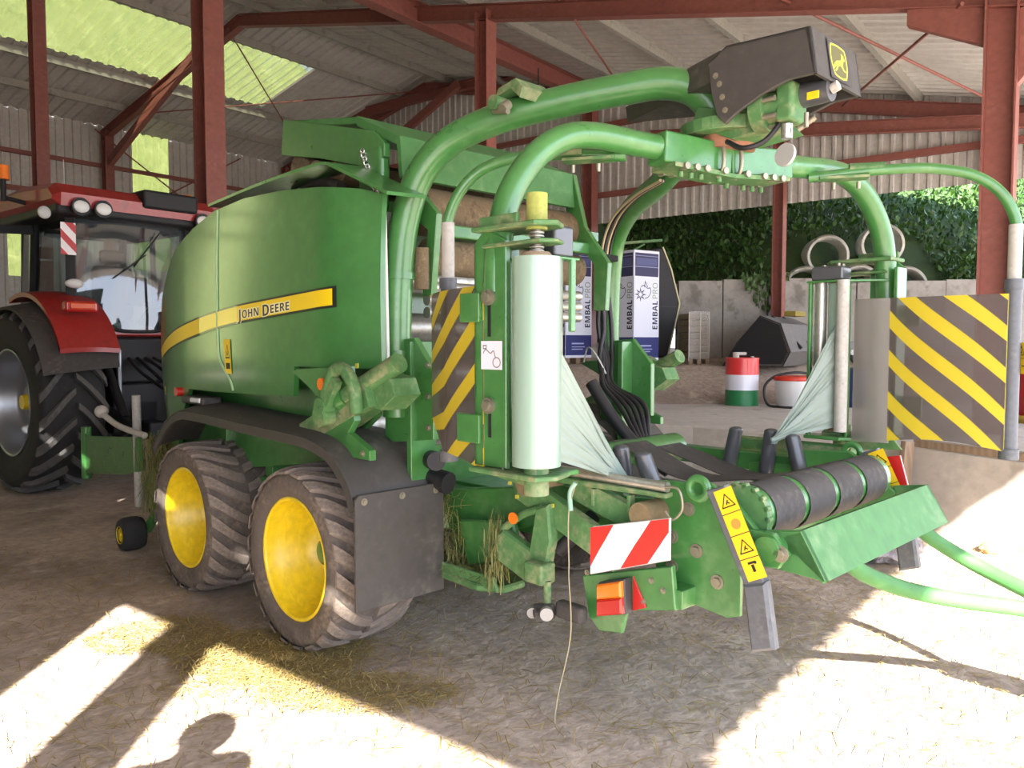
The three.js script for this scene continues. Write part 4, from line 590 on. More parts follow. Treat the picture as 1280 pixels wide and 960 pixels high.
part('ramp_board', mbox(-3.75, -3.15, 1.68, 1.88, 0.53, 0.57), MT.green);
// skids with warning labels
for (const [t0, far] of [[0.6, 0], [2.13, 1]]) {
  const sk = part('side_skid', [plateT([[-2.12, 1.11], [-2.2, 1.14], [-2.38, 0.79], [-2.3, 0.75]], t0, t0 + 0.05, 0.006), plateT([[-2.29, 0.77], [-2.385, 0.8], [-2.425, 0.55], [-2.33, 0.515]], t0 - 0.01, t0 + 0.045, 0.012)], MT.pole, 'grey strip ending in a rubber skid');
  const c = M(-2.275, far ? t0 - 0.001 : t0 - 0.001, 0.965), up = M(0.16, 0, 0.33), rt = M(-0.33, 0, 0.16);
  sticker(sk, 'warning_label', warnLong, 0.085, 0.36, frame(c, rt, up), 'yellow warning sticker strip');
  sub(sk, 'lifting_eye', new THREE.TorusGeometry(0.042, 0.018, 10, 24).rotateY(Math.PI / 2).translate(t0 + 0.06, 1.1, 2.05), MT.green);
}
{ const b = part('marker_board', plateT([[-2.18, 1.08], [-2.2, 0.9], [-2.33, 0.92], [-2.28, 1.1]], 2.24, 2.255, 0.002), MT.lensRed, 'red part of the far marker board'); }
// near side linkages
part('link_tube', rod(M(-1.3, 0.62, 1.1), M(-1.93, 0.62, 1.095), 0.022), MT.steel, 'shiny steel tube beside the table');
part('wire_clip', pipe([M(-1.93, 0.6, 1.1), M(-2.0, 0.59, 1.1), M(-2.02, 0.59, 1.02), M(-1.97, 0.59, 0.97), M(-1.94, 0.59, 1.0)], 0.006, 24, 6), MT.zinc);
part('link_plate', [plateT([[-1.16, 1.0], [-1.25, 1.07], [-1.93, 1.07], [-1.93, 1.05], [-1.3, 1.04], [-1.22, 0.98]], 0.6, 0.66), mbox(-1.55, -1.53, 0.6, 0.64, 0.96, 1.04), mbox(-1.75, -1.73, 0.6, 0.64, 0.96, 1.04)], MT.greenDusty);
part('link_arm', [beam(M(-1.12, 0.58, 1.0), M(-1.72, 0.58, 0.76), 0.05, 0.13)], MT.greenDusty, 'slanting dusty green link arm');
part('link_arm', [beam(M(-1.4, 0.64, 1.03), M(-1.82, 0.66, 0.9), 0.05, 0.11), beam(M(-1.85, 0.6, 0.93), M(-1.66, 0.6, 0.8), 0.04, 0.08)], MT.greenDusty, 'dusty green link arm beneath the steel tube');
part('link_pivot', [rod(M(-1.83, 0.56, 0.97), M(-1.83, 0.7, 0.97), 0.055), rod(M(-1.17, 0.54, 1.02), M(-1.17, 0.66, 1.02), 0.06), mbox(-1.32, -1.12, 0.52, 0.66, 1.02, 1.08)], mat({ map: rep(grime(0x7a6a4e, 0x9a8a68, 0x5f5a3c), 2), roughness: 0.8 }), 'dirty pivot joint');
part('reflector', rod(M(-1.13, 0.5, 0.855), M(-1.13, 0.51, 0.855), 0.028, 0.028, 20), MT.orange, 'round orange reflector beside the film roll');
for (const [s, y] of [[-1.05, 1.0], [-1.1, 0.94], [-1.33, 0.93]]) part('grease_label', plateT([[s, y], [s, y + 0.018], [s - 0.025, y + 0.022], [s - 0.025, y + 0.004]], 0.548, 0.552), plain(0xb9b63e, 0.6));
// chassis panel with step and swing lever
part('chassis_panel', [plateT([[-0.3, 0.8], [-0.32, 0.86], [-1.0, 0.96], [-1.16, 0.96], [-1.16, 0.8], [-0.9, 0.72], [-0.55, 0.5], [-0.4, 0.5]], 0.75, 0.79, 0.01), plateT([[-0.5, 0.72], [-0.95, 0.78], [-1.0, 0.6], [-0.6, 0.48]], 0.68, 0.72, 0.01)], MT.green, 'green chassis side panel');
part('chassis_beam', [mbox(-1.9, 0.6, 0.8, 0.95, 0.7, 0.86), mbox(-1.9, 0.6, 1.8, 1.95, 0.7, 0.86), mbox(-0.3, -0.1, 0.6, 2.2, 0.65, 0.85)], MT.green);
part('step', [plateY([[-0.36, 0.55], [-0.36, 0.82], [-0.8, 0.82], [-0.98, 0.74], [-0.98, 0.6], [-0.85, 0.52]], 0.43, 0.47, 0.01), plateT([[-0.36, 0.45], [-0.36, 0.52], [-0.95, 0.52], [-0.98, 0.45]], 0.54, 0.56)], MT.greenDusty, 'dusty green step with hay on it');
part('swing_lever', [plateT([[-0.98, 0.74], [-1.04, 0.78], [-1.22, 0.72], [-1.26, 0.92], [-1.34, 0.95], [-1.36, 0.78], [-1.32, 0.62], [-1.18, 0.56], [-1.0, 0.62]], 0.52, 0.58, 0.01), pipe([M(-1.02, 0.55, 0.78), M(-1.15, 0.55, 0.87), M(-1.28, 0.55, 0.92)], 0.02)], MT.greenDusty);
part('support_leg', [mbox(-1.36, -1.24, 0.46, 0.56, 0.58, 0.68, 0.015), rod(M(-1.36, 0.5, 0.6), M(-1.36, 0.5, 0.43), 0.018)], MT.greenDusty);
part('cylinder', rod(M(-1.34, 0.6, 0.72), M(-1.5, 0.66, 0.9), 0.035), MT.black, 'black hydraulic cylinder'); part('valve', rod(M(-1.46, 0.58, 0.86), M(-1.5, 0.58, 0.8), 0.012), MT.chrome);
// rear lamp bracket, red and white board
const lampB = part('lamp_bracket', [plateT([[-1.5, 0.64], [-1.98, 0.78], [-2.0, 0.6], [-1.75, 0.54], [-1.72, 0.43], [-1.6, 0.41], [-1.54, 0.46]], 0.58, 0.61, 0.005), mbox(-2.02, -1.86, 0.6, 0.72, 0.6, 0.68)], MT.green, 'green rear lamp bracket');
{ const b = part('marker_board', plateT([[-1.57, 0.665], [-1.57, 0.88], [-1.985, 0.985], [-1.985, 0.81]], 0.555, 0.567, 0.002), MT.white, 'red and white striped marker board');
  const g = grid(2, 2, (u, v) => { const s = -1.572 - 0.41 * u, y0 = 0.668 + 0.145 * u, y1 = 0.877 + 0.105 * u; return M(s, 0.5515, y0 + (y1 - y0) * v); }); sub(b, 'board_print', g, mat({ map: redWhite, roughness: 0.4 }), 'red and white diagonal stripes', true);
  const l = part('tail_lamp', plateT([[-1.64, 0.5], [-1.64, 0.65], [-1.78, 0.695], [-1.79, 0.545]], 0.52, 0.58, 0.01), plain(0x3a3a3a, 0.5), 'rear lamp in red and orange'); sub(l, 'orange_lens', plateT([[-1.645, 0.58], [-1.645, 0.645], [-1.775, 0.688], [-1.78, 0.62]], 0.5, 0.53, 0.008), MT.orange); sub(l, 'red_lens', plateT([[-1.645, 0.505], [-1.645, 0.578], [-1.78, 0.618], [-1.785, 0.55]], 0.5, 0.53, 0.008), MT.lensRed);
  part('reflector', plateT([[-1.79, 0.7], [-1.79, 0.55], [-1.86, 0.58]], 0.57, 0.58, 0.002), MT.lensRed, 'red triangular reflector');
  part('side_lamp', [rod(M(-1.4, 0.5, 0.47), M(-1.32, 0.46, 0.46), 0.035), rod(M(-1.38, 0.44, 0.46), M(-1.36, 0.42, 0.46), 0.032), mbox(-1.56, -1.4, 0.5, 0.56, 0.44, 0.52, 0.02)], MT.rubber); part('side_lens', [rod(M(-1.41, 0.44, 0.48), M(-1.43, 0.42, 0.48), 0.03), rod(M(-1.31, 0.45, 0.46), M(-1.33, 0.43, 0.46), 0.024)], plain(0x9c9a95, 0.4));
  for (const [s, y] of [[-1.53, 0.66], [-1.94, 0.67], [-1.88, 0.7], [-1.84, 0.6]]) part('bolt', bolt(s, 0.58, y, 0.009, 't', 0.01), MT.zinc);
}
// dark machinery between wheel and table
part('drive_shaft', [rod(M(-0.2, 0.66, 1.05), M(-0.62, 0.45, 1.08), 0.05), rod(M(-0.3, 0.5, 1.0), M(-0.6, 0.55, 0.95), 0.06)], MT.black);
part('feed_plate', [mbox(-0.95, -0.2, 0.9, 1.9, 0.85, 0.88), mbox(-0.24, -0.2, 0.5, 2.2, 0.6, 1.1)], MT.green);
// front: drawbar, pick-up end plate, gauge wheel, hay
part('drawbar', [mbox(2.4, 4.9, 1.2, 1.5, 0.62, 0.82), mbox(4.8, 5.4, 1.28, 1.42, 0.6, 0.7)], MT.green);
part('pickup_plate', [plateT([[4.5, 0.83], [4.4, 0.8], [3.1, 0.9], [3.05, 0.62], [3.4, 0.55], [4.42, 0.44], [4.5, 0.4]], 0.26, 0.3, 0.008), rod(M(4.52, 0.28, 0.38), M(4.5, 0.28, 0.88), 0.045)], MT.green, 'green pick-up end plate');
part('pickup_reel', rod(M(3.0, 0.35, 0.42), M(3.0, 2.35, 0.42), 0.2, 0.2, 24), MT.green);
part('jockey_lever', [pipe([M(2.75, 0.2, 0.95), M(3.2, 0.15, 1.0), M(3.5, 0.12, 1.08)], 0.025), rod(M(3.2, 0.3, 0.3), M(3.15, 0.28, 1.25), 0.035)], MT.greyTube);
part('knob', new THREE.SphereGeometry(0.055, 16, 12).translate(...M(3.52, 0.12, 1.1).toArray()), MT.greyTube);
{ const g = part('gauge_wheel', uvBox(lathe([[0.055, 0.085], [0.09, 0.095], [0.12, 0.085], [0.135, 0.05], [0.138, 0], [0.135, -0.05], [0.12, -0.085], [0.09, -0.095], [0.055, -0.085]], 40)), MT.tyreBlack, 'small black gauge wheel', true); g.position.copy(M(2.93, 0.14, 0.138)); sub(g, 'rim', lathe([[0.075, 0.085], [0.07, 0.095], [0.06, 0.06], [0.02, 0.05], [0.018, 0.09], [0, 0.09]], 28), MT.yellow); part('gauge_arm', [beam(M(2.9, 0.25, 0.15), M(2.6, 0.32, 0.5), 0.05, 0.06)], MT.green); }

// ---------------------------------------------------------------- film rolls on the wrapping arms
const balerPoint = (s, t, y) => M(s, t, y).applyAxisAngle(V3(0, 1, 0), MTURN).add(V3(...O));
const onBaler = (s, t, y) => balerPoint(s, t, y).toArray();
function filmRoll(s, t, r, label, sheet) {
  const g = thing('film_roll', label, 'film roll', onBaler(s, t, 1.215), MTURN, 'stretch film rolls on the wrapping arms');
  const L = (a, b, y) => M(a - s, b - t, y - 1.215);
  mesh(g, 'roll', rod(V3(0, 0, 0), V3(0, 0.81, 0), r, r, 48), MT.film).userData.label = 'pale green rolled film';
  mesh(g, 'core', new THREE.LatheGeometry([[0.03, -0.02], [0.04, -0.02], [0.04, 0.83], [0.03, 0.83]].map(([a, b]) => new THREE.Vector2(a, b)), 24), mat({ color: 0x9a7d55, roughness: 0.9 })).userData.label = 'brown cardboard core';
  const f = mesh(g, 'stretched_film', shell(10, 60, (u, v) => { const p = sheet.top.clone().lerp(sheet.bot, v), q = sheet.end.clone().addScaledVector(V3(0, 1, 0), sheet.gather * (0.5 - v)); const k = L(p.x, p.y, p.z).lerp(L(q.x, q.y, q.z), u); k.x += 0.006 * Math.sin(v * 60) * (0.3 + u); k.z += 0.006 * Math.cos(v * 47 + 1) * (0.3 + u); k.y -= 0.02 * Math.sin(v * 31) * u; return k; }, V3(0.002, 0, 0.001)), MT.filmSheet, true); f.userData.label = 'milky stretched film gathered towards the table';
  return g;
}
filmRoll(-1.67, 0.1, 0.096, 'thick pale green film roll beside the white threading sticker', { top: V3(-1.7, 0.19, 1.68), bot: V3(-1.68, 0.19, 1.23), end: V3(-1.6, 0.76, 1.06), gather: 0.03 });
filmRoll(-1.905, 2.31, 0.052, 'nearly used up slim film roll in front of the clear screen edge', { top: V3(-1.94, 2.27, 1.86), bot: V3(-1.94, 2.27, 1.225), end: V3(-1.7, 1.98, 1.15), gather: 0.05 });

// ---------------------------------------------------------------- tractor
const tr = thing('tractor', 'red tractor with black cab pillars hitched in front of the baler', 'tractor', [-4.86, 0, -9.9], 50 * Math.PI / 180);
const tp = (n, g, m, l, k) => { const o = mesh(tr, n, g, m, k); if (l) o.userData.label = l; return o; };
const prism = (poly, x0, x1, bev) => flip(slab(poly, x1 - x0, bev).applyMatrix4(mx(V3(0, 0, 1), V3(0, 1, 0), V3(1, 0, 0)))).translate(x0, 0, 0);   // outline in (z, y): mirrored on purpose
const bigTyre = tyreGeo(1.0, 0.6, 0.7, 20, 0.06, 0.38, 0.085, 1.15);
const bigRim = uvBox(lathe([[0.6, 0.31], [0.61, 0.33], [0.58, 0.32], [0.55, 0.22], [0.53, 0.1], [0.5, 0.02], [0.3, 0.0], [0.2, 0.05], [0.19, 0.12], [0, 0.12]], 64));
for (const sd of [-1, 1]) { const w = tp('rear_wheel', bigTyre.body, MT.tyreBlack, 'large black tractor tyre with deep lugs', true); w.position.set(sd * 0.95, 1.01, 0); if (sd > 0) w.rotation.y = Math.PI; treads(w, bigTyre, MT.lugBlack); const r = mesh(w, 'rim', bigRim, MT.silver, true); r.userData.label = 'silver wheel rim'; mesh(w, 'hub', rod(V3(-0.1, 0, 0), V3(-0.2, 0, 0), 0.1, 0.08, 20), MT.yellow); }
const frontTyre = tyreGeo(0.72, 0.42, 0.55, 18, 0.05, 0.4, 0.07, 1.15), frontRim = uvBox(lathe([[0.42, 0.24], [0.4, 0.25], [0.38, 0.1], [0.2, 0.05], [0, 0.05]], 48));
for (const sd of [-1, 1]) { const w = tp('front_wheel', frontTyre.body, MT.tyreBlack, null, true); treads(w, frontTyre, MT.lugBlack); w.position.set(sd * 0.92, 0.72, -2.8); if (sd > 0) w.rotation.y = Math.PI; mesh(w, 'rim', frontRim, MT.silver, true); }
tp('chassis', [box(-0.35, 0.35, 0.6, 1.2, -3.2, 0.5, 0.03), box(-0.65, 0.65, 0.85, 1.15, -0.25, 0.25, 0.05)], MT.black);
tp('bonnet', prism([[-1.0, 1.2], [-1.0, 2.05], [-2.0, 2.0], [-3.4, 1.8], [-3.6, 1.5], [-3.5, 1.1]], -0.42, 0.42, 0.05), MT.tractorRed);
// fenders: curved sheet over each rear wheel
for (const sd of [-1, 1]) {
  const f = tp('fender', shell(24, 6, (u, v) => { const a = 0.35 + u * 1.9, r = 1.16, x = 0.52 + v * 0.78; return V3(sd * x, 1.0 + r * Math.sin(a) * (1 - 0.06 * v * v) + 0.05 * (1 - v), r * Math.cos(a) * 1.0); }, V3(0, -0.03, 0)), MT.rubber, 'grey edged rear fender');
  mesh(f, 'fender_top', shell(14, 5, (u, v) => { const a = 0.5 + u * 1.4, r = 1.22 + 0.03 * Math.sin(v * 3.14), x = 0.5 + v * 0.62; return V3(sd * x, 1.02 + r * Math.sin(a) + 0.02, r * Math.cos(a)); }, V3(0, -0.05, 0)), MT.tractorRed).userData.label = 'red fender top';
  const lamp = tp('tail_lamp', box(sd * 0.68, sd * 1.02, 2.02, 2.14, 0.86, 0.98, 0.03), MT.lensRed, 'red rear lamp'); mesh(lamp, 'lens', box(sd * 0.72, sd * 0.98, 2.05, 2.12, 0.96, 1.0, 0.015), plain(0xe05a24, 0.3));
  tp('work_lamp', new THREE.SphereGeometry(0.1, 20, 12).scale(1, 0.55, 0.6).translate(sd * 0.72, 2.36, 0.45), plain(0xd8d8d4, 0.25), 'oval work lamp above the fender');
}
// cab: pillars, glass, roof
const pill = (a, b, w = 0.07) => beam(V3(...a), V3(...b), w, w);
for (const sd of [-1, 1]) {
  tp('cab_pillar', pill([sd * 0.72, 1.9, 0.35], [sd * 0.68, 3.2, 0.28], 0.1), MT.black); tp('cab_pillar', pill([sd * 0.78, 1.3, -0.75], [sd * 0.72, 3.2, -0.65]), MT.black); tp('cab_pillar', pill([sd * 0.62, 1.5, -1.45], [sd * 0.62, 3.15, -1.3]), MT.black);
  tp('side_window', grid(2, 2, (u, v) => V3(sd * (0.76 - 0.06 * v), 1.85 + 1.35 * v, 0.33 - 1.0 * u)), MT.glass, null, true); tp('side_window', grid(2, 2, (u, v) => V3(sd * (0.78 - 0.1 * u - 0.05 * v), 1.5 + 1.68 * v, -0.72 - 0.66 * u)), MT.glass, null, true);
}
const rw2 = tp('rear_window', grid(12, 8, (u, v) => V3(-0.66 + 1.32 * u, (1.82 + 0.3 * Math.pow(Math.abs(2 * u - 1), 3)) * (1 - v) + 3.2 * v, 0.36 + 0.1 * Math.sin(Math.PI * u) - 0.06 * v)), phys({ color: 0xaab8c0, roughness: 0.02, transmission: 0.9, thickness: 0, specularIntensity: 1, ior: 1.9, side: THREE.DoubleSide }), 'large curved rear window', true);
mesh(rw2, 'window_frame', pipe(Array.from({ length: 25 }, (_, i) => { const u = i / 24; return V3(-0.66 + 1.32 * u, 1.82 + 0.3 * Math.pow(Math.abs(2 * u - 1), 3), 0.37 + 0.1 * Math.sin(Math.PI * u)); }), 0.022), MT.black);
mesh(rw2, 'wiper', merge([rod(V3(-0.05, 2.6, 0.46), V3(0.3, 3.05, 0.44), 0.012, 0.008, 6), rod(V3(-0.28, 2.45, 0.45), V3(0.1, 2.75, 0.46), 0.008, 0.008, 6)]), MT.black);
tp('windscreen', grid(2, 2, (u, v) => V3(-0.62 + 1.24 * u, 1.9 + 1.25 * v, -1.44 + 0.12 * v)), MT.glass, null, true);
tp('cab_floor', [box(-0.7, 0.7, 1.25, 1.45, -1.45, 0.3, 0.04), box(-0.66, 0.66, 1.4, 1.86, 0.24, 0.34, 0.03)], MT.black); tp('cab_sill', box(-0.62, 0.75, 1.76, 1.86, 0.33, 0.44, 0.03), MT.tractorRed);
{ const st = tp('seat', [box(-0.25, 0.25, 1.5, 1.95, -0.75, -0.3, 0.08), box(-0.25, 0.25, 1.95, 2.65, -0.32, -0.16, 0.08)], MT.black); mesh(st, 'headrest', box(-0.15, 0.15, 2.68, 2.85, -0.3, -0.18, 0.05), MT.black); tp('monitor', box(0.0, 0.24, 2.15, 2.5, 0.12, 0.2, 0.03), MT.black); tp('steering_wheel', new THREE.TorusGeometry(0.2, 0.02, 8, 28).rotateX(-0.9).translate(0, 2.1, -1.0), MT.black); }
const cr = tp('cab_roof', prism([[0.64, 3.2], [0.66, 3.34], [0.5, 3.46], [-0.4, 3.52], [-1.3, 3.48], [-1.75, 3.34], [-1.75, 3.22]], -0.98, 0.98, 0.07), MT.tractorRed, 'red cab roof with black rear edge');
mesh(cr, 'roof_underside', box(-0.94, 0.94, 3.12, 3.24, -1.7, 0.6, 0.04), MT.black); mesh(cr, 'roof_vent', box(-0.02, 0.66, 3.28, 3.5, 0.1, 0.7, 0.04), MT.black);
for (const x of [-0.72, -0.48, 0.72]) { const l = mesh(cr, 'work_lamp', rod(V3(x, 3.2, 0.58), V3(x, 3.2, 0.7), 0.085, 0.1, 24).scale(1, 1, 1), MT.black); }
for (const x of [-0.72, -0.48, 0.72]) mesh(cr, 'lamp_lens', new THREE.SphereGeometry(0.085, 20, 12).scale(1, 0.8, 0.25).translate(x, 3.2, 0.7), plain(0xdadad6, 0.2));
mesh(cr, 'side_lamp', new THREE.SphereGeometry(0.07, 16, 12).scale(1, 1, 0.4).translate(-1.03, 3.12, 0.5), plain(0xbdbdb8, 0.25));
{ const b = mesh(cr, 'beacon', new THREE.CylinderGeometry(0.05, 0.06, 0.14, 20).translate(0.78, 3.52, 0.2), MT.orange); b.userData.label = 'orange beacon'; mesh(cr, 'beacon', new THREE.CylinderGeometry(0.06, 0.07, 0.16, 20).translate(-1.2, 3.62, -0.2), MT.orange); mesh(cr, 'antenna', rod(V3(-0.78, 3.3, 0.4), V3(-0.78, 3.75, 0.4), 0.006, 0.004, 6), MT.greyTube); mesh(cr, 'beacon_arm', merge([rod(V3(-0.95, 3.3, -0.2), V3(-1.2, 3.34, -0.2), 0.025), rod(V3(-1.2, 3.3, -0.2), V3(-1.2, 3.56, -0.2), 0.03)]), MT.black); }
tp('mirror_arm', [beam(V3(-0.78, 3.05, -0.6), V3(-1.5, 3.0, -0.55), 0.06, 0.1)], MT.black); tp('mirror', box(-1.62, -1.35, 2.5, 2.95, -0.6, -0.5, 0.04), MT.black);
sticker(tr, 'marker_board', boardTractor, 0.16, 0.36, frame(V3(-0.78, 2.86, 0.47), V3(1, 0, 0), V3(0, 1, 0)), 'red and white striped board');
tp('lift_arm', [beam(V3(-0.45, 0.95, 0.3), V3(-0.5, 0.75, 1.35), 0.08, 0.12), rod(V3(-0.45, 1.6, 0.45), V3(-0.48, 0.85, 1.1), 0.05), box(-0.3, 0.3, 1.2, 1.75, 0.3, 0.5, 0.04)], MT.black); tp('lift_arm', [beam(V3(0.45, 0.95, 0.3), V3(0.5, 0.75, 1.35), 0.08, 0.12), rod(V3(0.45, 1.6, 0.45), V3(0.48, 0.85, 1.1), 0.05)], MT.black);
tp('lift_rod', rod(V3(-0.32, 1.05, 0.6), V3(-0.3, 1.6, 0.58), 0.03), MT.silver); tp('hitch', [box(-0.12, 0.12, 0.55, 0.75, 0.4, 0.9, 0.03), box(-0.2, 0.2, 0.7, 1.0, 0.3, 0.5, 0.03)], MT.black);
for (let i = 0; i < 4; i++) tp('hose', pipe([V3(-0.15 + i * 0.1, 1.5, 0.5), V3(-0.2 + i * 0.1, 1.35, 0.9 + 0.08 * i), V3(-0.1 + i * 0.06, 1.1, 1.5), V3(0, 0.95, 2.4)], 0.02, 30, 8), MT.hose);

// ---------------------------------------------------------------- things on the raised ground behind
const groundAt = (x, z) => bankY(z) + floorH(x * 1.7, z * 1.7) * 1.5;
function rotOnGround(x, z) { return groundAt(x, z) - 0.01; }
// film cartons
const cartonFace = canvasTex(256, 900, (x, w, h) => {
  x.fillStyle = '#dfe3f2'; x.fillRect(0, 0, w, h); x.fillStyle = '#3a3a5c'; x.fillRect(8, 20, w - 16, 190); x.fillStyle = '#565a86'; x.fillRect(20, 60, w - 40, 60); x.fillStyle = '#8a8fb4'; x.fillRect(12, 128, w - 24, 8); x.fillRect(12, 40, w - 24, 6);
  x.fillStyle = '#2d3470'; x.fillRect(0, h - 190, w, 170); x.fillStyle = '#aab2dc'; x.fillRect(60, h - 125, 120, 12); x.fillRect(60, h - 95, 130, 8); x.fillRect(60, h - 75, 110, 8);
  x.save(); x.translate(w - 40, h - 250); x.rotate(-Math.PI / 2); x.font = 'bold 74px sans-serif'; x.textBaseline = 'middle'; x.fillStyle = '#1f2238'; x.fillText('EMBAL', 0, 0); const a = x.measureText('EMBAL').width; x.font = '74px sans-serif'; x.fillStyle = '#8a9a7c'; x.fillText('PRO', a + 10, 0); x.restore();
  x.strokeStyle = '#33384e'; x.lineWidth = 6; x.beginPath(); for (let i = 0; i < 16; i++) { const r = i % 2 ? 18 : 46, t = i / 16 * 6.283; x[i ? 'lineTo' : 'moveTo'](64 + r * Math.cos(t), 360 + r * Math.sin(t)); } x.closePath(); x.stroke(); x.beginPath(); x.moveTo(70, 300); x.bezierCurveTo(110, 250, 120, 330, 160, 300); x.bezierCurveTo(190, 330, 150, 390, 110, 390); x.stroke(); x.beginPath(); x.moveTo(104, 300); x.lineTo(112, 252); x.lineTo(138, 296); x.stroke();
});
const cartonMat = mat({ map: cartonFace, roughness: 0.7 });
for (const [x, z, lab] of [[1.02, -14.55, 'tall blue and white printed carton beside the hose covered column'], [2.18, -14.2, 'tall blue and white printed carton beside the black curved shield']]) {
  const y = rotOnGround(x, z), g = thing('film_carton', lab, 'carton', [x, y, z], 0.62, 'cartons of wrapping film');
  const w = 0.31, h = 1.92; mesh(g, 'carton_body', box(-w, w, 0.1, 0.1 + h, -w, w, 0.006), plain(0xdde1f0, 0.7));
  for (let k = 0; k < 4; k++) { const a = k * Math.PI / 2; const o = mesh(g, 'printed_face', card(2 * w - 0.012, h - 0.01).translate(0, 0.1 + h / 2, w + 0.002).rotateY(a), cartonMat, true); }
  for (const px of [-0.24, 0, 0.24]) mesh(g, 'pallet_block', box(px - 0.05, px + 0.05, -0.03, 0.1, -0.3, 0.3), MT.wood);
}
// black shield with cream edge, part of a parked machine
{ const x = 2.72, z = -15.45, y = rotOnGround(x, z), g = thing('machine_shield', 'tall black curved machine shield with a cream edge behind the carton', 'shield', [x, y, z], 0.25);
  const out = [[-0.55, 0], [-0.6, 1.6], [-0.35, 2.05], [0.1, 2.12], [0.28, 1.7], [0.46, 1.05], [0.42, 0.85], [0.22, 0.02]];
  mesh(g, 'shield_body', slab(out, 0.5, 0.03).translate(0, 0, -0.25), MT.black); const ed = out.slice(3).map(([a, b]) => V3(a, b, 0.25)); mesh(g, 'edge_strip', merge(ed.slice(1).map((p, i) => rod(ed[i], p, 0.018, 0.018, 8))), plain(0xd8cfa8, 0.6));
  mesh(g, 'seam_rail', box(-0.5, 0.4, 0.98, 1.0, 0.24, 0.262), plain(0x2c2c2c, 0.6)); mesh(g, 'top_bar', merge([beam(V3(-0.75, 2.16, 0.3), V3(0.05, 2.24, 0.3), 0.08, 0.05), pipe([V3(-0.62, 1.8, 0.3), V3(-0.55, 2.0, 0.3), V3(-0.3, 2.16, 0.3)], 0.02)]), MT.greenDusty);
}
// wrapped pallet
{ const x = 3.3, z = -14.45, y = rotOnGround(x, z), g = thing('wrapped_pallet', 'small pallet of brown bags wrapped in clear film beside the bucket', 'pallet', [x, y, z], 0.3); for (let k = 0; k < 7; k++) mesh(g, 'bag', box(-0.2, 0.2, 0.1 + k * 0.115, 0.21 + k * 0.115, -0.2, 0.2, 0.03), mat({ map: MT.brownRoll.map, color: 0xffffff, roughness: 0.7 })); for (const px of [-0.17, 0, 0.17]) mesh(g, 'pallet_block', box(px - 0.04, px + 0.04, -0.03, 0.1, -0.22, 0.22), MT.wood); mesh(g, 'film_wrap', shell(1, 1, (u, v) => V3(-0.21 + 0.42 * u, 0.08 + 0.86 * v, 0.212), V3(0, 0, 0.003)), phys({ color: 0xd8d2c8, roughness: 0.2, transparent: true, opacity: 0.18, side: THREE.DoubleSide })); for (const px of [-0.21, 0.02, 0.2]) mesh(g, 'strap', box(px - 0.008, px + 0.008, 0.05, 0.93, 0.214, 0.22), plain(0xb8b0a4, 0.6)); }
// loader bucket
{ const x = 4.62, z = -14.2, y = rotOnGround(x, z), g = thing('loader_bucket', 'dark grey steel loader bucket lying in front of the concrete panels', 'bucket', [x, y, z], -2.2);
  const prof = [[0.55, 0], [-0.5, 0], [-0.62, 0.25], [-0.45, 0.72], [-0.1, 0.86], [-0.1, 0.82], [-0.41, 0.69], [-0.56, 0.25], [-0.46, 0.05], [0.55, 0.04]];
  mesh(g, 'bucket_shell', slab(prof.map(([a, b]) => [a, b]), 1.7, 0.01).rotateY(-Math.PI / 2).translate(0.85, 0, 0), mat({ map: rep(grime(0x67625d, 0x847b72, 0x4c4844), 1), roughness: 0.6 })); const side = [[0.55, 0], [-0.5, 0], [-0.62, 0.25], [-0.45, 0.72], [-0.1, 0.86], [0.3, 0.4]]; for (const px of [-0.85, 0.82]) mesh(g, 'side_cheek', slab(side, 0.03, 0.004).rotateY(-Math.PI / 2).translate(px + 0.03, 0, 0), MT.black); mesh(g, 'bracket', box(-0.4, 0.2, 0.86, 0.95, -0.5, -0.3, 0.01), plain(0x8a7a30, 0.7)); for (const px of [-0.3, 0.3]) mesh(g, 'rib', beam(V3(px, 0.86, -0.12), V3(px, 0.3, -0.64), 0.05, 0.05), MT.black); }
// small engine by the bucket
{ const x = 6.0, z = -14.5, y = rotOnGround(x, z), g = thing('motor_pump', 'small dark motor pump on wheels beside the loader bucket', 'pump', [x, y, z], 0.4); mesh(g, 'housing', box(-0.2, 0.2, 0.15, 0.4, -0.15, 0.15, 0.04), plain(0x6a6668, 0.6)); mesh(g, 'frame', merge([rod(V3(-0.25, 0.1, 0.15), V3(0.25, 0.1, 0.15), 0.02), rod(V3(-0.25, 0.1, 0.15), V3(-0.25, 0.5, 0.0), 0.02)]), MT.black); mesh(g, 'wheel', new THREE.TorusGeometry(0.1, 0.035, 10, 24).translate(0.18, 0.12, 0.2), MT.black); mesh(g, 'outlet', rod(V3(0.05, 0.2, 0.15), V3(0.05, 0.2, 0.25), 0.05), MT.greyTube); }
// blue barrel and pink sack seen past the film roll
{ const x = 5.2, z = -11.9, g = thing('blue_barrel', 'dark blue plastic barrel partly behind the green roller frame', 'barrel', [x, 0.7, z], 0); mesh(g, 'barrel_body', new THREE.LatheGeometry([[0, 0], [0.2, 0], [0.25, 0.08], [0.27, 0.3], [0.26, 0.5], [0.22, 0.6], [0, 0.62]].map(([a, b]) => new THREE.Vector2(a, b)), 32), plain(0x2c3f66, 0.4)); mesh(g, 'bung', rod(V3(0.1, 0.61, 0), V3(0.1, 0.65, 0), 0.03), MT.black); }
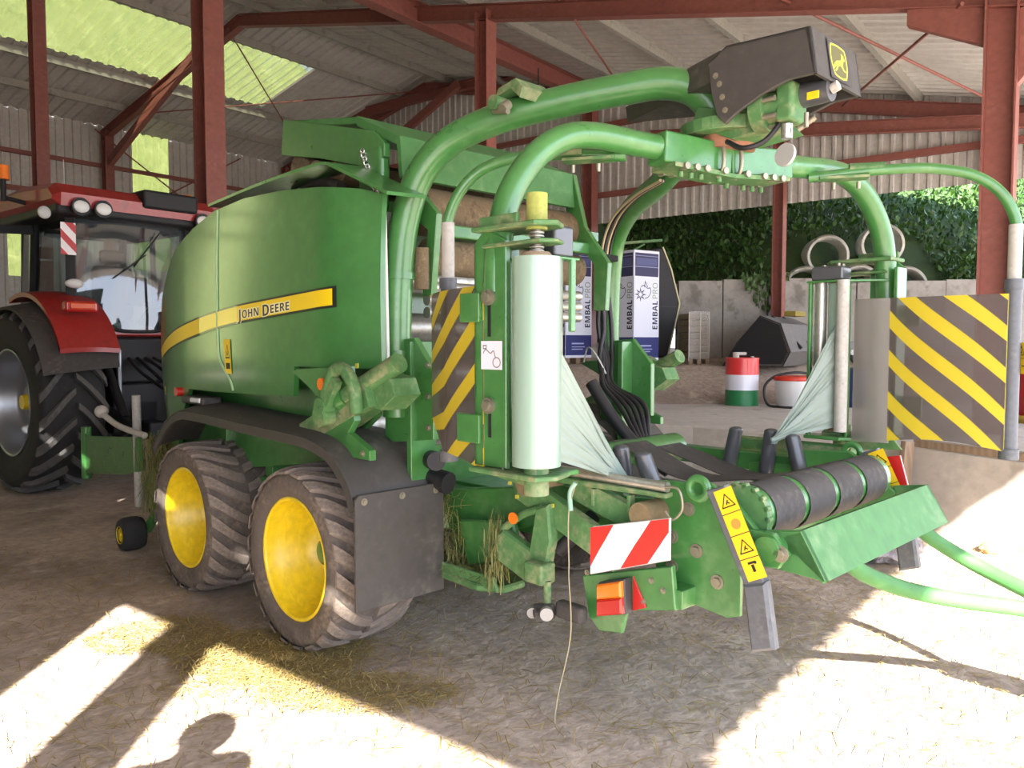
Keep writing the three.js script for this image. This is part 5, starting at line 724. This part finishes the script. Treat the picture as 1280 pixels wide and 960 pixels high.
// drum of oil with pump, pail with hose
{ const x = 3.56, z = -12.25, g = thing('oil_drum', 'red white and green banded oil drum on the concrete pad', 'drum', [x, 0.715, z], 0.4);
  mesh(g, 'drum_body', new THREE.LatheGeometry([[0, 0], [0.25, 0], [0.255, 0.01], [0.25, 0.03], [0.25, 0.24], [0.256, 0.245], [0.25, 0.25], [0.25, 0.48], [0.256, 0.485], [0.25, 0.49], [0.25, 0.71], [0.257, 0.73], [0.25, 0.74], [0.24, 0.72], [0, 0.72]].map(([a, b]) => new THREE.Vector2(a, b)), 48), phys({ map: canvasTex(512, 256, (c, w, h) => { c.fillStyle = '#e23a3c'; c.fillRect(0, 0, w, 90); c.fillStyle = '#e6e6f2'; c.fillRect(0, 90, w, 82); c.fillStyle = '#1f7a45'; c.fillRect(0, 172, w, 84); c.fillStyle = '#444'; c.fillRect(130, 92, 4, 78); c.fillStyle = '#d23336'; c.font = 'bold 26px sans-serif'; c.fillText('A', 225, 150); c.fillRect(222, 128, 18, 5); }), roughness: 0.35, clearcoat: 0.4 }), true);
  { const p = g.children[0].geometry, uv = p.attributes.uv, ps = p.attributes.position; for (let i = 0; i < uv.count; i++) uv.setXY(i, uv.getX(i), ps.getY(i) / 0.74); }
  mesh(g, 'pump', merge([rod(V3(-0.12, 0.72, 0), V3(-0.12, 0.82, 0), 0.05), rod(V3(-0.15, 0.8, 0), V3(0.05, 0.8, 0.02), 0.025), rod(V3(0.15, 0.72, 0.05), V3(0.15, 0.76, 0.05), 0.03)]), MT.greyTube).userData.label = 'grey drum pump'; }
{ const x = 4.25, z = -11.95, g = thing('white_pail', 'white pail with a red lid and black hose on the pad', 'pail', [x, 0.715, z], 0);
  mesh(g, 'pail_body', new THREE.LatheGeometry([[0, 0], [0.24, 0], [0.27, 0.4], [0.28, 0.41], [0.26, 0.42], [0, 0.42]].map(([a, b]) => new THREE.Vector2(a, b)), 36), phys({ color: 0xeceae8, roughness: 0.4 })); mesh(g, 'lid', new THREE.LatheGeometry([[0, 0.47], [0.26, 0.47], [0.29, 0.46], [0.295, 0.41], [0.28, 0.4]].map(([a, b]) => new THREE.Vector2(a, b)), 36), plain(0xd8402c, 0.4)).userData.label = 'red lid';
  mesh(g, 'hose', pipe([V3(-0.3, 0.02, 0.3), V3(-0.42, 0.05, 0.1), V3(-0.45, 0.3, 0.05), V3(-0.3, 0.45, 0.0), V3(0, 0.52, 0.0), V3(0.3, 0.5, -0.1)], 0.02, 40, 8), MT.hose); mesh(g, 'hose_end', pipe([V3(-0.3, 0.02, 0.3), V3(-0.1, 0.02, 0.45), V3(0.05, 0.02, 0.65)], 0.018, 20, 8), MT.hose); }
{ const x = 6.35, z = -9.55, g = thing('red_drum', 'red drum with a yellow bottom band beside the guard pole', 'drum', [x, 0.715, z], 0); mesh(g, 'drum_body', new THREE.LatheGeometry([[0, 0.1], [0.25, 0.1], [0.255, 0.3], [0.25, 0.31], [0.25, 0.55], [0.256, 0.56], [0.25, 0.57], [0.25, 0.8], [0.24, 0.82], [0, 0.81]].map(([a, b]) => new THREE.Vector2(a, b)), 40), MT.red); mesh(g, 'bottom_band', new THREE.LatheGeometry([[0, 0], [0.25, 0], [0.254, 0.1], [0.2, 0.1]].map(([a, b]) => new THREE.Vector2(a, b)), 40), plain(0xb89a3a, 0.6)); mesh(g, 'printed_label', new THREE.CylinderGeometry(0.253, 0.253, 0.12, 24, 1, true, 3.6, 1.2).translate(0, 0.45, 0), plain(0xd86a60, 0.5)); }
// timber by the concrete upstand
{ const a = thing('timber_beam', 'long timber beam lying along the concrete edge', 'timber', [3.86, 0.72, -7.2], 0.435); mesh(a, 'timber', box(-0.03, 0.07, 0, 0.07, -0.2, 3.2, 0.01), MT.wood); const b = thing('timber_post', 'upright timber plank leaning on the concrete edge', 'timber', [3.7, 0, -7.3], 0.3); mesh(b, 'plank', beam(V3(-0.12, 0, 0.02), V3(-0.04, 0.78, 0.0), 0.05, 0.14), MT.wood); }
{ const a = thing('stone_block', 'brown stone lying in the sunlight near the concrete edge', 'stone', [3.9, 0.03, -6.35], 0.5); const g = new THREE.IcosahedronGeometry(0.09, 1); const p = g.attributes.position; for (let i = 0; i < p.count; i++) { const k = 0.8 + 0.35 * Math.abs(Math.sin(p.getX(i) * 40 + p.getY(i) * 70 + p.getZ(i) * 30)); p.setXYZ(i, p.getX(i) * k * 1.3, p.getY(i) * k * 0.7, p.getZ(i) * k * 0.8); } g.computeVertexNormals(); mesh(a, 'stone', g, plain(0xb08a62, 0.95)); }
{ const x = 3.5, z = -6.95, g = thing('net_bundle', 'crumpled grey net bundle on the ground behind the ramp tubes', 'net', [2.95, 0, -6.1], 0.4);
  const ball = new THREE.IcosahedronGeometry(0.22, 5), p = ball.attributes.position; for (let i = 0; i < p.count; i++) { const a = p.getX(i), b = p.getY(i), c = p.getZ(i), k = 1 + 0.12 * Math.sin(a * 38 + c * 21) + 0.1 * Math.sin(b * 47 + a * 17) + 0.08 * Math.sin(c * 61 + b * 29); p.setXYZ(i, a * k * 1.3, b * k * 0.6 + 0.11, c * k * 0.8); } const bg = BGU.mergeVertices(ball.deleteAttribute('normal').deleteAttribute('uv')); bg.computeVertexNormals(); mesh(g, 'net_heap', bg, mat({ map: rep(grime(0x8a8486, 0xb4adac, 0x5c5658, 0.45, 0.6, 0.8, 0.5), 6), roughness: 0.9 })); }
{ const x = 5.0, z = -15.6, n = 260, g2 = new THREE.BufferGeometry(); g2.setAttribute('position', new THREE.Float32BufferAttribute([0, 0, 0, 0.03, -0.05, 0.01, 0, -0.11, 0, -0.03, -0.05, 0.01], 3)); g2.setIndex([0, 1, 2, 0, 2, 3]); g2.computeVertexNormals(); const im = new THREE.InstancedMesh(g2, MT.leaf, n), d = new THREE.Object3D(); for (let i = 0; i < n; i++) { const a = rnd() * rnd(); d.position.set(4.95 + rr(-0.55, 0.35) * (1 - a * 0.6), 2.95 - a * 0.7 + rr(0, 0.1), -15.32 + rr(-0.05, 0.08)); d.rotation.set(rr(-0.6, 0.6), rr(0, 6.28), rr(-0.8, 0.8)); d.scale.setScalar(rr(0.7, 1.5)); d.updateMatrix(); im.setMatrixAt(i, d.matrix); } im.name = 'hanging_ivy'; im.castShadow = im.receiveShadow = true; meta(im, 'green weeds hanging over the concrete panels at the red column', 'weeds', null, 'stuff'); scene.add(im); }
// concrete rings on the bank
const ringG = uvBox(new THREE.LatheGeometry([[0.34, -0.24], [0.43, -0.24], [0.43, 0.24], [0.34, 0.24], [0.34, -0.24]].map(([a, b]) => new THREE.Vector2(a, b)), 48).rotateX(Math.PI / 2));
const ringLabels = ['pale concrete ring lying lowest beside the red gable column', 'upright pale concrete ring standing next to the red gable column', 'pale concrete ring lying low between the two upright rings', 'upright pale concrete ring stacked above its neighbours', 'pale concrete ring lying low nearest the tall right column'];
[[1003, 361, 15.95], [1028, 322, 16.5], [1066, 359, 15.95], [1096, 308, 16.5], [1124, 361, 15.95]].forEach(([px, py, d], i) => { const x = (px - 640) / 990 * d, y = 1.7 + (427 - py) / 990 * d; const o = new THREE.Mesh(ringG, MT.ring); o.name = numbered('concrete_ring'); o.position.set(x, y, -d); o.rotation.y = -0.25 + 0.1 * (i % 3); o.castShadow = o.receiveShadow = true; meta(o, ringLabels[i], 'concrete ring', 'concrete rings on the bank'); scene.add(o); });

// ---------------------------------------------------------------- a second person outside the frame, whose shadow falls on the floor
{ const res = 72, mc = new MarchingCubes(res, plain(0x4a4f5c, 0.8), false, false, 200000); mc.isolation = 0; mc.position.set(0, 0, 0);
  const J = { hipL: [-0.09, 0.95, 0], hipR: [0.09, 0.95, 0], kneeL: [-0.1, 0.5, 0.02], kneeR: [0.1, 0.5, 0.02], footL: [-0.11, 0.06, 0], footR: [0.11, 0.06, 0], toeL: [-0.12, 0.04, -0.16], toeR: [0.12, 0.04, -0.16], belly: [0, 1.1, 0], chest: [0, 1.34, 0], neck: [0, 1.52, 0], head: [0, 1.64, -0.01], shL: [-0.19, 1.42, 0], shR: [0.19, 1.42, 0], elL: [-0.34, 1.16, 0.02], elR: [0.27, 1.14, 0.04], haL: [-0.3, 0.98, -0.14], haR: [0.29, 0.88, -0.06] };
  const bones = [['hipL', 'kneeL', 0.095, 0.07], ['hipR', 'kneeR', 0.095, 0.07], ['kneeL', 'footL', 0.068, 0.05], ['kneeR', 'footR', 0.068, 0.05], ['footL', 'toeL', 0.05, 0.04], ['footR', 'toeR', 0.05, 0.04], ['hipL', 'hipR', 0.12, 0.12], ['belly', 'chest', 0.15, 0.17], ['belly', 'hipL', 0.14, 0.11], ['belly', 'hipR', 0.14, 0.11], ['shL', 'shR', 0.085, 0.085], ['chest', 'neck', 0.12, 0.06], ['neck', 'head', 0.06, 0.105], ['shL', 'elL', 0.06, 0.05], ['shR', 'elR', 0.06, 0.05], ['elL', 'haL', 0.048, 0.035], ['elR', 'haR', 0.048, 0.035]];
  const dist = (p, a, b, r0, r1) => { const ab = b.clone().sub(a), t = Math.min(1, Math.max(0, p.clone().sub(a).dot(ab) / ab.lengthSq())); return p.distanceTo(a.clone().addScaledVector(ab, t)) - (r0 + (r1 - r0) * t); };
  const bb = bones.map(([a, b, r0, r1]) => [V3(...J[a]), V3(...J[b]), r0, r1]);
  for (let k = 0; k < res; k++) for (let j = 0; j < res; j++) for (let i = 0; i < res; i++) { const p = V3((i / res * 2 - 1) * 0.95, (j / res * 2 - 1) * 0.95 + 0.88, (k / res * 2 - 1) * 0.95); let s = 0; if (Math.abs(p.x) < 0.6 && Math.abs(p.z) < 0.4) { for (const [a, b, r0, r1] of bb) s += Math.exp(-60 * dist(p, a, b, r0, r1)); s = -Math.log(Math.max(s, 1e-20)) / 60; } else s = 0.4; mc.field[i + j * res + k * res * res] = -s; }
  mc.update(); const n = mc.count, g = new THREE.BufferGeometry(); g.setAttribute('position', new THREE.BufferAttribute(mc.positionArray.slice(0, n * 3), 3)); g.setAttribute('normal', new THREE.BufferAttribute(mc.normalArray.slice(0, n * 3), 3)); g.scale(0.95, 0.95, 0.95); g.translate(0, 0.88, 0);
  const pr = thing('person', 'person in a blue shirt and dark trousers standing beside the viewer', 'person', [-1.2, 0, -0.82], 0.3); const fing = []; for (const sd of ['L', 'R']) { const h = V3(...J['ha' + sd]), e = V3(...J['el' + sd]), dir = h.clone().sub(e).normalize(), sx = sd === 'L' ? 1 : -1; [[-0.028, 0.075, 0.009], [-0.01, 0.085, 0.0095], [0.01, 0.08, 0.009], [0.027, 0.062, 0.008]].forEach(([o, l, r]) => { const a = h.clone().addScaledVector(dir, 0.02).add(V3(0, 0, o)), b = a.clone().addScaledVector(dir, l * 0.55), c = b.clone().addScaledVector(dir, l * 0.45).add(V3(sx * 0.018, 0, 0)); fing.push(rod(a, b, r, r, 8), rod(b, c, r, r * 0.8, 8), new THREE.SphereGeometry(r * 0.82, 8, 6).translate(c.x, c.y, c.z)); }); const a = h.clone().add(V3(sx * 0.01, 0, -0.03)), b = a.clone().addScaledVector(dir, 0.035).add(V3(sx * 0.02, 0, -0.02)), c = b.clone().addScaledVector(dir, 0.028); fing.push(rod(a, b, 0.011, 0.01, 8), rod(b, c, 0.01, 0.008, 8)); }
  fing.push(new THREE.ConeGeometry(0.016, 0.045, 8).rotateX(0.25).translate(0, 1.645, -0.115), new THREE.SphereGeometry(0.022, 8, 6).scale(0.5, 1.2, 0.8).translate(-0.105, 1.645, 0), new THREE.SphereGeometry(0.022, 8, 6).scale(0.5, 1.2, 0.8).translate(0.105, 1.645, 0));
  const whole = merge([g, ...fing].map((k) => { const q = k.index ? k.toNonIndexed() : k; q.deleteAttribute('uv'); return q; })), wp = whole.attributes.position, col = new Float32Array(wp.count * 3), tone = (c) => new THREE.Color(c).toArray(), skin = tone(0xb98a6c), shirt = tone(0x4f5f78), jeans = tone(0x3a4252), shoe = tone(0x3c3128);
  for (let i = 0; i < wp.count; i++) { const q = V3().fromBufferAttribute(wp, i), hand = Math.min(q.distanceTo(V3(...J.haL)), q.distanceTo(V3(...J.haR))) < 0.1 || (q.y < 0.97 && Math.abs(q.x) > 0.24); col.set(q.y > 1.535 || hand ? skin : q.y < 0.1 ? shoe : q.y < 0.97 && Math.abs(q.x) < 0.24 ? jeans : shirt, i * 3); }
  whole.setAttribute('color', new THREE.BufferAttribute(col, 3)); const bm = new THREE.Mesh(whole, mat({ vertexColors: true, roughness: 0.8 })); bm.name = 'body'; bm.castShadow = bm.receiveShadow = true; pr.add(bm);
  mesh(pr, 'hair', new THREE.SphereGeometry(0.118, 24, 12, 0, 6.2832, 0, 1.5).rotateX(0.55).translate(0, 1.65, 0.008), plain(0x3a2c22, 0.9)); for (const ex of [-0.036, 0.036]) mesh(pr, 'eye', new THREE.SphereGeometry(0.011, 10, 8).translate(ex, 1.665, -0.108), plain(0x2a2522, 0.3)); mesh(pr, 'mouth', box(-0.024, 0.024, 1.588, 1.596, -0.113, -0.1, 0.003), plain(0x8a4a42, 0.6)); }

// ---------------------------------------------------------------- loose hay and straw
{ const g = new THREE.BufferGeometry(); const P = []; const w = 0.0016; for (let i = 0; i < 3; i++) { const a = i / 3, b = (i + 1) / 3, ya = 0.012 * Math.sin(a * 3.1), yb = 0.012 * Math.sin(b * 3.1); P.push(a - 0.5, ya, -w, b - 0.5, yb, -w, b - 0.5, yb, w, a - 0.5, ya, -w, b - 0.5, yb, w, a - 0.5, ya, w); } g.setAttribute('position', new THREE.Float32BufferAttribute(P, 3)); g.computeVertexNormals();
  function straw(name, label, n, at, m, len) { const im = new THREE.InstancedMesh(g, m, n), d = new THREE.Object3D(), c = new THREE.Color(); for (let i = 0; i < n; i++) { const q = at(i); d.position.set(q[0], q[1], q[2]); d.rotation.set(q[3] ?? rr(-0.3, 0.3), rr(0, 6.28), q[4] ?? rr(-0.25, 0.25)); const l = rr(...len); d.scale.set(l, l * rr(1, 4), rr(0.7, 1.6)); d.updateMatrix(); im.setMatrixAt(i, d.matrix); c.setHSL(0.11 + rr(-0.02, 0.05), rr(0.2, 0.4), rr(0.35, 0.75)); im.setColorAt(i, c); } im.name = name; im.castShadow = im.receiveShadow = true; meta(im, label, 'straw', null, 'stuff'); scene.add(im); return im; }
  straw('loose_straw', 'loose straw scattered over the earth floor', 26000, () => { const r = rnd(); let x, z; if (r < 0.3) { x = rr(-3.2, 4.5); z = rr(-3, -9); } else if (r < 0.6) { const k = rnd() * rnd(); x = -1.3 + rr(-1, 1) * 0.9 * k + 0.1; z = -4.1 + rr(-1, 1) * 0.7 * k; } else if (r < 0.8) { x = rr(-5, 3); z = rr(-3, -6.5); } else { x = rr(1.5, 5); z = rr(-3, -7.5); } return [x, Math.max(-0.004, floorH(x, z)) + rr(0.002, 0.014), z]; }, MT.hay, [0.03, 0.13]);
  straw('hay_patch', 'patch of dry hay in the sunlit doorway', 5200, () => { const a = rnd() * 6.28, k = Math.sqrt(rnd()); const c = rnd() < 0.5 ? [-1.32, -4.25, 0.55, 0.35] : rnd() < 0.5 ? [-0.75, -3.75, 0.5, 0.22] : [-2.05, -4.5, 0.4, 0.3]; return [c[0] + Math.cos(a) * k * c[2], rr(0.002, 0.02), c[1] + Math.sin(a) * k * c[3]]; }, MT.hay, [0.03, 0.11]);
  straw('slope_straw', 'straw strewn over the earth slope', 3000, () => { const x = rr(1, 8), z = rr(-12.5, -15.2); return [x, groundAt(x, z) + 0.015, z]; }, MT.hay, [0.08, 0.25]);
  // hay caught on the machine
  const hung = (name, label, n, f, m, len) => straw(name, label, n, f, m, len);
  const on = (s, t, y) => onBaler(s, t, y);
  hung('hay_tuft', 'tuft of hay hanging in front of the front wheel', 900, () => { const k = rnd(); return [...on(2.75 + rr(-0.22, 0.22), 0.3 + rr(-0.1, 0.2), 0.35 + k * 0.55), rr(-0.4, 0.4), rr(0.7, 2.4)]; }, MT.hayGreen, [0.08, 0.25]);
  hung('hay_on_step', 'hay lying on the dusty green step', 520, () => { const k = rnd(); return k < 0.7 ? [...on(rr(-0.95, -0.36), rr(0.54, 0.8), 0.478 + rr(0, 0.025))] : [...on(rr(-1.02, -0.9), rr(0.5, 0.6), rr(0.5, 0.78)), rr(-0.4, 0.4), rr(0.9, 2.2)]; }, MT.hayGreen, [0.06, 0.2]);
  hung('hay_behind_flap', 'hay wedged between mudflap and chassis', 420, () => [...on(rr(-0.6, -0.35), rr(0.56, 0.7), 0.45 + 0.5 * rnd() * rnd()), rr(-0.6, 0.6), rr(-0.6, 2.6)], MT.hayGreen, [0.05, 0.16]);
}
// hanging twine
{ const tw = thing('twine', 'pale baler twine hanging down beside the red and white board', 'twine', onBaler(-1.5, 0.5, 0), MTURN); const L = (s, t, y) => M(s + 1.5, t - 0.5, y); mesh(tw, 'twine_strand', pipe([L(-1.5, 0.53, 1.06), L(-1.49, 0.5, 0.95), L(-1.5, 0.49, 0.7), L(-1.49, 0.5, 0.66), L(-1.52, 0.48, 0.4), L(-1.47, 0.45, 0.1), L(-1.5, 0.4, 0.012), L(-1.6, 0.35, 0.01)], 0.0032, 60, 6), plain(0xa89d7e, 0.9)); mesh(tw, 'twine_knot', pipe([L(-1.5, 0.53, 1.07), L(-1.48, 0.52, 1.03), L(-1.5, 0.5, 0.95)], 0.011, 16, 8), plain(0x9fc4ae, 0.8)); }
renderer.render(scene, camera);
